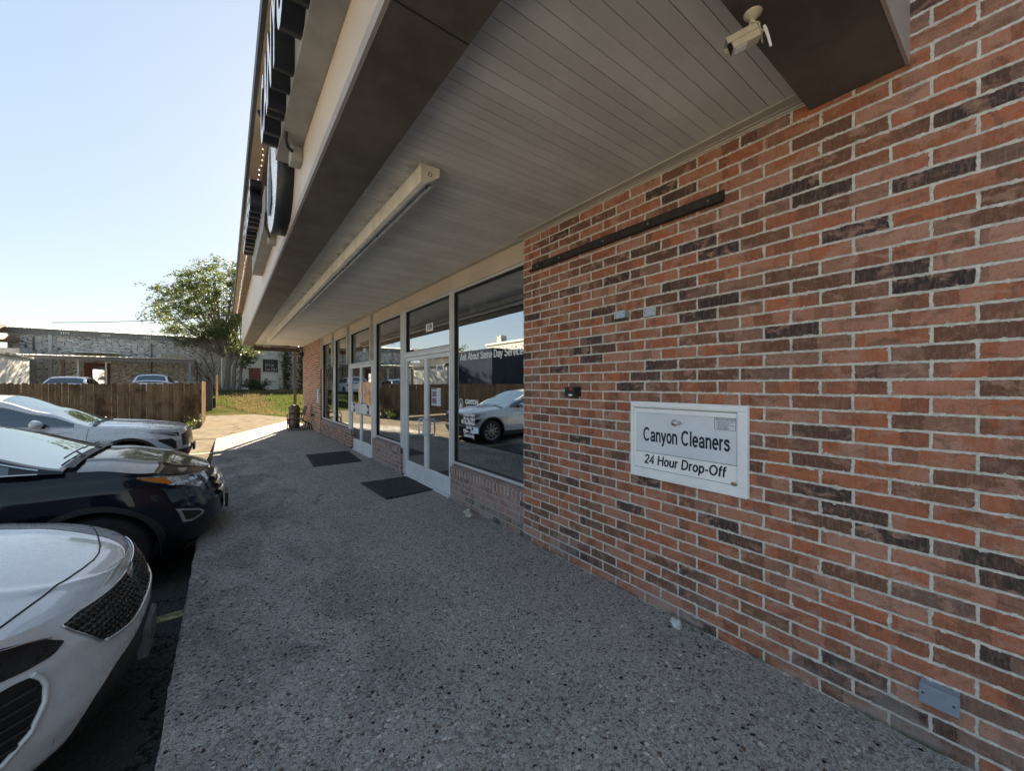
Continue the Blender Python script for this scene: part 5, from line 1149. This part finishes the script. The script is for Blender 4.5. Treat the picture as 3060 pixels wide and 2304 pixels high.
def make_car(kind, label, spec, T, PM, group='cars parked nose-in to the kerb', grille=None, extra=None, glass=None):
    C = CarShape(**spec); t = thing('parked_car', label, 'car', T, group)
    qs = lin(0, 1, 46)[:-1]+lin(1, 2, 150)+lin(2, 3, 30)[1:]
    def strip(lo, hi, nm, m, nv=16, par=t, o=0.0, q0=0, q1=3):
        b = MB(); Q = [q for q in qs if q0 <= q <= q1]
        for sg in (-1, 1):
            b.grid(lambda q, v: loc3(T, C.off(q, lo(q)+(hi(q)-lo(q))*v, o) if o else C.pt(q, lo(q)+(hi(q)-lo(q))*v), sg), Q, lin(0, 1, nv), flip=(sg < 0))
        return b.build(nm, m, par)
    body = strip(lambda q: max(C.zc(q), C.zb(q)), lambda q: C.ztop(q), 'body', PM, 30)
    strip(C.zb, lambda q: max(C.zc(q), C.zb(q)), 'lower_bumper', TRIMB, 8)
    # hood
    qc = next(q for q in lin(0.5, 2, 600) if C.pt(q, 0.8).x <= C.xc-0.05)
    b = MB(); b.grid(lambda q, v: loc3(T, C.hood(q, abs(v)), 1 if v >= 0 else -1), lin(0.0, 1, 40)[:-1]+lin(1, qc, 16), lin(-1, 1, 61), flip=False); b.build('hood', PM, t)
    # underside and inner arch lining
    b = MB()
    for x0, x1, z1 in ((C.wheels[0]+C.Ra+0.02, -0.42, 0.62), (C.wheels[1]+C.Ra+0.02, C.wheels[0]-C.Ra-0.02, 0.75), (-C.L+0.4, C.wheels[1]-C.Ra-0.02, 0.7)):
        if x1 > x0: b.box(T[0]+x0, T[0]+x1, T[1]-C.W*(0.44 if x1 < -1 else 0.22), T[1]+C.W*(0.44 if x1 < -1 else 0.22), T[2]+0.24, T[2]+z1)
    b.box(T[0]-C.L+0.4, T[0]-0.45, T[1]-C.W*0.33, T[1]+C.W*0.33, T[2]+0.26, T[2]+0.80)
    for xw in C.wheels:
        for sg in (-1, 1):
            b.grid(lambda a, v: (T[0]+xw+C.Ra*cos(a), T[1]+sg*(C.hw(0.6)-0.006-v*0.30), T[2]+C.Rw+C.Ra*sin(a)), lin(-0.35, pi+0.35, 30), (0, 1))
    b.build('underbody', TRIMB, t)
    for xw in C.wheels:
        for sg in (-1, 1): wheel(t, T, xw, sg, C)
    # cabin shell
    b = MB(); xs_ = lin(C.xc, C.xe, 90); fs_ = lin(0, 1, 12)[:-1]+lin(1, 2, 24)
    for sg in (-1, 1): b.grid(lambda x, f: loc3(T, C.cab(x, f), sg), xs_, fs_, flip=(sg > 0))
    # cut window openings: drop faces in the glazed zones
    def glazed(x, f):
        h = C.roofz(x)-C.belt(x)
        if f > 1.07 and x > C.xr0+0.02 and x < C.xc-0.03: return True
        if 0.10 < f < 0.84 and C.xe+0.55 < x < C.xc-0.20 and abs(x-(-2.80*C.k)) > 0.05 and abs(x-(-3.75*C.k)) > 0.04 and h > 0.16: return True
        if f > 1.12 and x < C.xe+0.62 and x > C.xe+0.12: return True
        return False
    keep = []; nq = len(fs_)
    for fi, f in enumerate(b.f):
        cx = sum(b.v[i][0] for i in f)/4-T[0]; j = fi % (nq-1); fm = (fs_[j]+fs_[j+1])/2
        if not glazed(cx, fm): keep.append(fi)
    b.f = [b.f[i] for i in keep]; b.mi = [b.mi[i] for i in keep]; b.sm = [b.sm[i] for i in keep]
    b.build('roof', PM, t)
    def sheet(nm, xa, xb, fa, fb, m, sgs=(-1, 1), dz=-0.004, par=t, n=24):
        outs = []
        if len(sgs) == 1 or nm not in ('windscreen', 'rear_window'):
            for sg in sgs:
                b = MB(); b.grid(lambda x, f: (lambda v: (v[0], v[1]-sg*0.006, v[2]+dz))(loc3(T, C.cab(x, f), sg)), lin(xa, xb, n), lin(fa, fb, 10), flip=(sg > 0)); outs.append(b.build(nm, m, par))
        else:
            b = MB(); b.grid(lambda x, u: (lambda v: (v[0], v[1], v[2]+dz))(loc3(T, C.cab(x, 2-abs(u)*(2-fa)), 1 if u > 0 else -1)), lin(xa, xb, n), lin(-1, 1, 31)); outs.append(b.build(nm, m, par))
        return outs
    gl = glass or WSG
    ws = sheet('windscreen', C.xc-0.02, C.xr0+0.01, 1.05, 2, gl)[0]
    sheet('side_window', C.xc-0.18, -2.80*C.k, 0.07, 0.87, DARKG); sheet('side_window', -2.80*C.k, -3.75*C.k, 0.07, 0.87, DARKG); sheet('side_window', -3.75*C.k, C.xe+0.50, 0.07, 0.87, DARKG)
    sheet('rear_window', C.xe+0.66, C.xe+0.08, 1.10, 2, DARKG)
    # bright moulding round the side glass
    b = MB()
    for sg in (-1, 1):
        lo_ = [Vector(loc3(T, C.cab(x, 0.085), sg))+Vector((0, sg*0.004, 0)) for x in lin(C.xc-0.14, C.xe+0.5, 30)]
        up_ = [Vector(loc3(T, C.cab(x, 0.87), sg))+Vector((0, sg*0.004, 0)) for x in lin(C.xc-0.14, C.xe+0.5, 40)]
        b.tube(lo_, 0.008, 6); b.tube(up_, 0.008, 6)
    b.build('window_moulding', CHROME, t)
    # interior mass: dashboard, seats
    b = MB(); b.box(T[0]+C.xc-0.75, T[0]+C.xc-0.25, T[1]-0.72, T[1]+0.72, T[2]+0.8, T[2]+C.belt(C.xc)-0.06)
    for sg in (-1, 1):
        b.box(T[0]+C.xr0-0.75, T[0]+C.xr0-0.60, T[1]+sg*0.40-0.24, T[1]+sg*0.40+0.24, T[2]+0.6, T[2]+1.22); b.box(T[0]+C.xr0-0.73, T[0]+C.xr0-0.63, T[1]+sg*0.40-0.12, T[1]+sg*0.40+0.12, T[2]+1.24, T[2]+1.42)
    b.build('seats', mat('car_interior', (0.05, 0.05, 0.052), 0.8), t)
    # mirrors
    for sg in (-1, 1):
        mx = C.xc-0.62; y = C.hw(1.0)+0.10; zc_ = C.belt(mx)+0.085
        b = MB(); n1 = 18
        def mp(u, v):
            a = u*2*pi; r = sin(pi*v)**0.55; return (T[0]+mx+(-0.02-0.055*cos(a)*r if cos(a) > 0 else -0.02-0.115*cos(a)*r*0.9), T[1]+sg*(y+0.115*(-cos(pi*v))), T[2]+zc_+0.078*sin(a)*r)
        b.grid(mp, lin(0, 1, 25), lin(0.0, 1, 17), flip=(sg < 0)); mo = b.build('wing_mirror', PM, t)
        b = MB(); b.tube([(T[0]+mx, T[1]+sg*(y-0.08), T[2]+zc_-0.03), (T[0]+mx+0.06, T[1]+sg*(C.hw(1.05)-0.03), T[2]+zc_-0.07)], 0.022, 8); b.build('mirror_foot', TRIMB, mo)
    # wipers
    for (ya, yb, xa) in ((-0.62, 0.02, 0.0), (-0.02, 0.62, 0.0)):
        b = MB(); A = []
        for u in lin(0, 1, 8):
            y = ya+(yb-ya)*u; x = C.xc-0.03-0.14*(1-u)*0.3-0.05*u; v = C.cab(x, 2-abs(y)/(C.hw(1.0)*0.98)); A.append((T[0]+v.x+0.01, T[1]+y, T[2]+v.z+0.028))
        b.tube(A, 0.007, 5); v = C.cab(C.xc, 1.6); b.tube([A[4], (T[0]+C.xc+0.04, T[1]+ya+0.12, T[2]+v.z+0.03)], 0.009, 5); b.build('wiper', TRIMB, t)
    b = MB(); b.grid(lambda x, u: (lambda v: (v[0]+0.02, v[1], v[2]+0.003+0.012))(loc3(T, C.cab(C.xc-0.012+x, 2-abs(u)), 1 if u > 0 else -1)), (0.045, -0.02), lin(-0.93, 0.93, 25), flip=True); b.build('cowl', TRIMB, t)
    # roof rails
    b = MB()
    for sg in (-1, 1):
        b.tube([Vector(loc3(T, C.cab(x, 1.10), sg))+Vector((0, 0, 0.035*min(1, 8*min((i+0.2)/20, (20.2-i)/20)))) for i, x in enumerate(lin(C.xr0-0.15, C.xe+1.0, 21))], 0.013, 6)
    b.build('roof_rails', CHROME if kind != 2 else TRIMB, t)
    # door seams and handles
    b = MB()
    for sg in (-1, 1):
        for x in (C.wheels[0]-C.Ra-0.10, -2.78*C.k):
            q = 1+(-x-C.Lf)/(C.L-C.Lf-C.Lr)
            b.tube([loc3(T, C.off(q+0.012*sin(3*z_), z_, 0.0005), sg) for z_ in lin(0.40, C.ztop(q)-0.005, 14)], 0.0035, 4)
    b.build('door_seam', GASK, t)
    for sg in (-1, 1):
        for x in (-2.62*C.k, -3.55*C.k):
            q = 1+(-x-C.Lf)/(C.L-C.Lf-C.Lr); v = Vector(loc3(T, C.off(q, C.belt(x)-0.13, 0.0), sg)); b = MB(); b.tube([v+Vector((0.10,0,0)), v+Vector((0.085,sg*0.03,0)), v+Vector((-0.085,sg*0.03,0)), v+Vector((-0.10,0,0))], 0.011, 8); b.build('door_handle', CHROME if kind != 1 else PM, t)
    # rear lamps
    for sg in (-1, 1):
        b = MB(); b.grid(lambda q, v: loc3(T, C.off(q, 0.85+0.20*v, 0.006), sg), lin(2.05, 2.6, 14), lin(0, 1, 6)); b.build('tail_lamp', mat('red_lens', (0.30, 0.01, 0.01), 0.15), t)
    def patch(nm, m, q0, q1, lo, hi, o=0.004, nu=26, nv=10, sgs=(-1, 1), par=t):
        r = []
        for sg in sgs:
            b = MB(); b.grid(lambda q, v: loc3(T, C.off(q, lo(q)+(hi(q)-lo(q))*v, o), sg), lin(q0, q1, nu), lin(0, 1, nv), flip=(sg < 0)); r.append(b.build(nm, m, par))
        return r
    def rim(nm, m, pts, r, o=0.006, sgs=(-1, 1), closed=True, par=t):
        out = []
        for sg in sgs:
            b = MB(); P_ = [loc3(T, C.off(q, z_, o), sg) for q, z_ in pts]
            if closed: P_.append(P_[0])
            b.tube(P_, r, 6); out.append(b.build(nm, m, par))
        return out
    return t, C, T, patch, rim
def tab(*p): return lambda q: interp_l(p, q)
def interp_l(t, x):
    if x <= t[0][0]: return t[0][1]
    for (a, p), (b, q) in zip(t, t[1:]):
        if x <= b: return p+(q-p)*(x-a)/(b-a)
    return t[-1][1]

WPAINT = paint('pearl_white_paint', (0.62, 0.635, 0.66)); BPAINT = paint('deep_blue_black_paint', (0.0030, 0.0045, 0.012), rough=0.35, dusty=0.0, coat=0.8); WPAINT2 = paint('silver_white_paint', (0.56, 0.57, 0.60), metal=0.1)
# nearest white car ------------------------------------------------------
t, C, T, patch, rim = make_car(0, 'white car nearest the camera, only its bonnet and black mesh grille in view', CAR1, POS['c1'], WPAINT)
# raised centre grille
glo = tab((0, 0.672), (0.14, 0.678), (0.285, 0.715), (0.365, 0.872)); ghi = tab((0, 0.862), (0.2, 0.880), (0.30, 0.888), (0.365, 0.876))
b = MB()
for sg in (-1, 1): b.grid(lambda q, v: loc3(T, C.off(q, glo(q)+(ghi(q)-glo(q))*v, 0.003), sg), lin(0, 0.365, 40), lin(0, 1, 16), flip=(sg < 0))
gr = b.build('grille', GRM, t)
ring = [(q, ghi(q)) for q in lin(0, 0.365, 22)]+[(q, glo(q)) for q in lin(0.355, 0, 26)]
b = MB()
for sg in (-1, 1): b.tube([loc3(T, C.off(q, z_, 0.006), sg) for q, z_ in ring], 0.0045, 6); b.tube([loc3(T, C.off(q, glo(q)-0.004, 0.010), sg) for q in lin(0.0, 0.27, 20)], 0.009, 6)
b.build('grille_surround', CHROME, gr)
# diamond louvres standing proud of the mesh
for sg in (-1, 1):
    b = MB()
    for r_ in range(8):
        for c_ in range(15):
            q = 0.012+(c_+0.5*(r_ % 2))*0.024; z_ = 0.690+r_*0.0235
            if q < 0.352 and glo(q)+0.01 < z_ < ghi(q)-0.012:
                v = Vector(loc3(T, C.off(q, z_, 0.004), sg)); b.obox(v, (0.006, 0, 0.004), (0, 0.015, 0), (-0.003, 0, 0.0022))
    b.build('grille_louvres', mat('gloss_black_louvre', (0.012, 0.012, 0.013), 0.3), gr)
b = MB(); v = C.off(0, 0.842, 0.0); b.lathe((T[0]+v.x, T[1], T[2]+0.838), [(0.0, 0.018), (0.05, 0.016), (0.056, 0.008), (0.058, 0.0)], 24, 'x'); b.build('badge', CHROME, t)
for k in patch('headlight', LAMPD, 0.385, 0.86, tab((0.385, 0.815), (0.43, 0.792), (0.50, 0.79), (0.62, 0.80), (0.86, 0.80)), tab((0.385, 0.822), (0.43, 0.868), (0.52, 0.905), (0.65, 0.93), (0.86, 0.95)), 0.005): pass
rim('headlight_edge', CHROME, [(q, interp_l(((0.40, 0.85), (0.45, 0.876), (0.52, 0.897), (0.65, 0.92), (0.86, 0.94)), q)) for q in lin(0.41, 0.84, 16)], 0.0028, 0.008, closed=False)
flo = tab((0.485, 0.70), (0.52, 0.60), (0.57, 0.50), (0.66, 0.47), (0.80, 0.47)); fhi = tab((0.485, 0.71), (0.50, 0.758), (0.54, 0.765), (0.80, 0.745))
for k in patch('side_intake', mat('intake_black', (0.006, 0.006, 0.007), 0.5), 0.485, 0.80, flo, fhi, 0.004): pass
for sg in (-1, 1):
    b = MB(); b.tube([loc3(T, C.off(q, z_, 0.009), sg) for q, z_ in ((0.50, 0.765), (0.484, 0.735), (0.482, 0.70), (0.50, 0.64), (0.54, 0.55), (0.60, 0.485), (0.70, 0.462))], 0.011, 8); b.build('intake_surround', WPAINT, t)
    b = MB()
    for i in range(5): z_ = 0.53+i*0.045; b.tube([loc3(T, C.off(q, z_-0.06*(q-0.5), 0.008), sg) for q in lin(0.505+0.012*(4-i), 0.78, 8)], 0.008, 5)
    b.build('intake_slats', TRIMB, t)
b = MB(); b.box(T[0]-0.03, T[0]+0.016, T[1]-0.160, T[1]+0.160, T[2]+0.375, T[2]+0.545); pf = b.build('plate_holder', mat('grey_plate_frame', (0.10, 0.11, 0.12), 0.45), t, bevel=0.004)
b = MB(); b.box(T[0]+0.0165, T[0]+0.021, T[1]-0.156, T[1]+0.156, T[2]+0.380, T[2]+0.540); b.build('licence_plate', mat('plate_grey', (0.12, 0.125, 0.12), 0.4, var=0.5, scale=22), t)
# bonnet shut line
cut = [(-1.0, .58), (-.88, .53), (-.58, .44), (-.30, .365), (-.10, .335), (0.1, .335), (.30, .365), (.58, .44), (.88, .53), (1.0, .58)]
def hoodpt(C, T, q, t_, dz=0.0015): v = C.hood(q, abs(t_)); return (T[0]+v.x, T[1]+(v.y if t_ >= 0 else -v.y), T[2]+v.z+dz)
b = MB(); b.tube([hoodpt(C, T, interp_l(cut, u), u) for u in lin(-0.985, 0.985, 70)], 0.0042, 5); b.build('bonnet_gap', GASK, t)
b = MB()
for sg in (-1, 1): v = Vector(loc3(T, C.off(0.47, 0.435, 0.001), sg)); b.lathe(v, [(0.0, 0.004), (0.012, 0.004), (0.014, 0.0)], 16, 'x')
b.build('parking_sensor', mat('sensor_grey', (0.45, 0.46, 0.48), 0.35), t)

# dark car ---------------------------------------------------------------
t, C, T, patch, rim = make_car(1, 'glossy blue-black car with amber corner lens, nose overhanging the kerb', CAR2, POS['c2'], BPAINT)
hl_lo = tab((0.19, 0.955), (0.27, 0.885), (0.36, 0.868), (0.60, 0.965), (0.80, 1.070)); hl_hi = tab((0.19, 0.992), (0.30, 1.005), (0.45, 1.02), (0.65, 1.065), (0.80, 1.085))
for sg, k in zip((-1, 1), patch('headlight', LAMP, 0.19, 0.80, hl_lo, hl_hi, 0.005)):
    b = MB(); b.grid(lambda q, v: loc3(T, C.off(q, hl_lo(q)+0.006+(hl_hi(q)-hl_lo(q)-0.020)*v, 0.008), sg), lin(0.59, 0.785, 12), lin(0, 1, 6), flip=(sg < 0)); b.build('indicator', AMBER, k)
    b = MB()
    for q in (0.50, 0.515, 0.53, 0.545, 0.56, 0.575): b.tube([loc3(T, C.off(q, z_, 0.008), sg) for z_ in (hl_lo(q)+0.01, hl_hi(q)-0.012)], 0.004, 5)
    b.tube([loc3(T, C.off(q, hl_hi(q)-0.004, 0.007), sg) for q in lin(0.20, 0.79, 20)], 0.003, 5)
    b.build('reflector_bars', CHROME, k)
    b = MB(); b.grid(lambda q, v: loc3(T, C.off(q, hl_lo(q)+0.02+(hl_hi(q)-hl_lo(q)-0.045)*v, 0.0075), sg), lin(0.27, 0.33, 6), lin(0, 1, 5), flip=(sg < 0)); b.build('projector', LAMPD, k)
for z_ in (0.70, 0.78, 0.86):
    b = MB(); b.grid(lambda u, v: loc3(T, C.off(abs(u), z_+0.055*v+0.0*u, 0.006+0.030*sin(pi*v)), -1 if u < 0 else 1), lin(-0.17, 0.17, 30), lin(0, 1, 6)); b.build('grille_bar', CHROME, t)
b = MB(); b.grid(lambda u, v: loc3(T, C.off(abs(u), 0.66+0.30*v, 0.003), -1 if u < 0 else 1), lin(-0.19, 0.19, 30), lin(0, 1, 6)); b.build('grille', TRIMB, t)
b = MB(); v = C.off(0, 0.80, 0.03); b.lathe((T[0]+v.x, T[1], T[2]+0.81), [(0.0, 0.014), (0.07, 0.010), (0.078, 0.0)], 28, 'x'); b.build('badge', CHROME, t)
fp = [(0.645, 0.735), (0.47, 0.668), (0.425, 0.625), (0.445, 0.60), (0.54, 0.570), (0.61, 0.585)]
for sg in (-1, 1):
    b = MB(); fpo = []
    for (a, z0_), (c_, z1_) in zip(fp, fp[1:]+fp[:1]): fpo += [(a+(c_-a)*k/5, z0_+(z1_-z0_)*k/5) for k in range(5)]
    cq = sum(p[0] for p in fpo)/len(fpo); cz = sum(p[1] for p in fpo)/len(fpo)
    O = [loc3(T, C.off(q, z_, 0.007), sg) for q, z_ in fpo]; I = [loc3(T, C.off(cq+(q-cq)*0.74, cz+(z_-cz)*0.72, 0.007), sg) for q, z_ in fpo]; n_ = len(O)
    b.add(O+I, [(k, (k+1) % n_, n_+(k+1) % n_, n_+k) for k in range(n_)]); b.build('fog_surround', mat('satin_silver', (0.42, 0.42, 0.42), 0.35, metal=0.6), t)
    b = MB(); b.add(I, [tuple(range(n_))]); b.v = [(x, y+sg*-0.002, z) for x, y, z in b.v]; b.build('fog_recess', GASK, t)
b = MB(); b.box(T[0]+0.012, T[0]+0.045, T[1]-0.165, T[1]+0.165, T[2]+0.50, T[2]+0.66); b.build('plate_holder', TRIMB, t, bevel=0.004)
b = MB(); b.grid(lambda u, v: loc3(T, C.off(abs(u), 0.235+0.07*v, 0.006), -1 if u < 0 else 1), lin(-0.42, 0.42, 40), lin(0, 1, 4)); b.build('skid_plate', mat('satin_silver', (0.42, 0.42, 0.42), 0.35, metal=0.6), t)

# far white car -------------------------------------------------------------
t, C, T, patch, rim = make_car(2, 'white car farther along the kerb, side and windscreen in view before the fence', CAR3, POS['c3'], WPAINT2)
for k in patch('headlight', LAMPD, 0.46, 0.93, tab((0.46, 0.800), (0.60, 0.82), (0.93, 0.925)), tab((0.46, 0.875), (0.70, 0.905), (0.93, 0.932)), 0.005):
    pass
rim('running_light', mat('lamp_white', (0.7, 0.72, 0.75), 0.2), [(0.52, 0.835), (0.60, 0.865), (0.72, 0.88), (0.86, 0.91)], 0.007, 0.010, closed=False)
for k in patch('side_intake', TRIMB, 0.55, 0.82, tab((0.55, 0.55), (0.60, 0.56), (0.82, 0.74)), tab((0.55, 0.70), (0.62, 0.77), (0.82, 0.775)), 0.005): pass
b = MB(); b.grid(lambda u, v: loc3(T, C.off(abs(u), 0.60+(0.32-0.10*abs(u)/0.44)*v, 0.005), -1 if u < 0 else 1), lin(-0.42, 0.42, 50), lin(0, 1, 14)); g = b.build('grille', GRM, t)
b = MB(); b.box(T[0]+0.012, T[0]+0.05, T[1]-0.165, T[1]+0.165, T[2]+0.42, T[2]+0.57); b.build('plate_holder', TRIMB, t)
b = MB(); b.grid(lambda u, v: loc3(T, C.off(abs(u), 0.36+0.17*v, 0.006), -1 if u < 0 else 1), lin(-0.6, 0.6, 50), lin(0, 1, 4)); b.build('lower_grille', TRIMB, t)
b = MB()
for sg in (-1, 1): q = 1.30; b.tube([loc3(T, C.off(q+0.02*u, 0.83, 0.004), sg) for u in (0, 1, 2)], 0.006, 5)
b.build('wing_badge', CHROME, t)
b = MB()
for sg in (-1, 1): b.tube([hoodpt(C, T, q, 0.93*sg, 0.001) for q in lin(0.55, 1.25, 20)], 0.004, 5); b.tube([loc3(T, C.off(q, 0.985, 0.0005), sg) for q in lin(1.22, 1.95, 30)], 0.0035, 4)
b.build('panel_gap', GASK, t)

# cars under the carport, seen from behind over the fence -----------------------
for (nm, lab, spec, T, PM) in ((0, 'black-windowed silver car under the left of the carport, seen over the fence', CAR3, (-7.9, 40.2, 0.50), WPAINT2), (1, 'white car with roof rails under the right of the carport, seen over the fence', CAR1, (-4.05, 40.2, 0.70), WPAINT)):
    t, C, T0, patch, rim = make_car(3, lab, spec, (0, 0, 0), PM, group='cars under the carport')
    t.location = T; t.rotation_euler = (0, 0, radians(90))
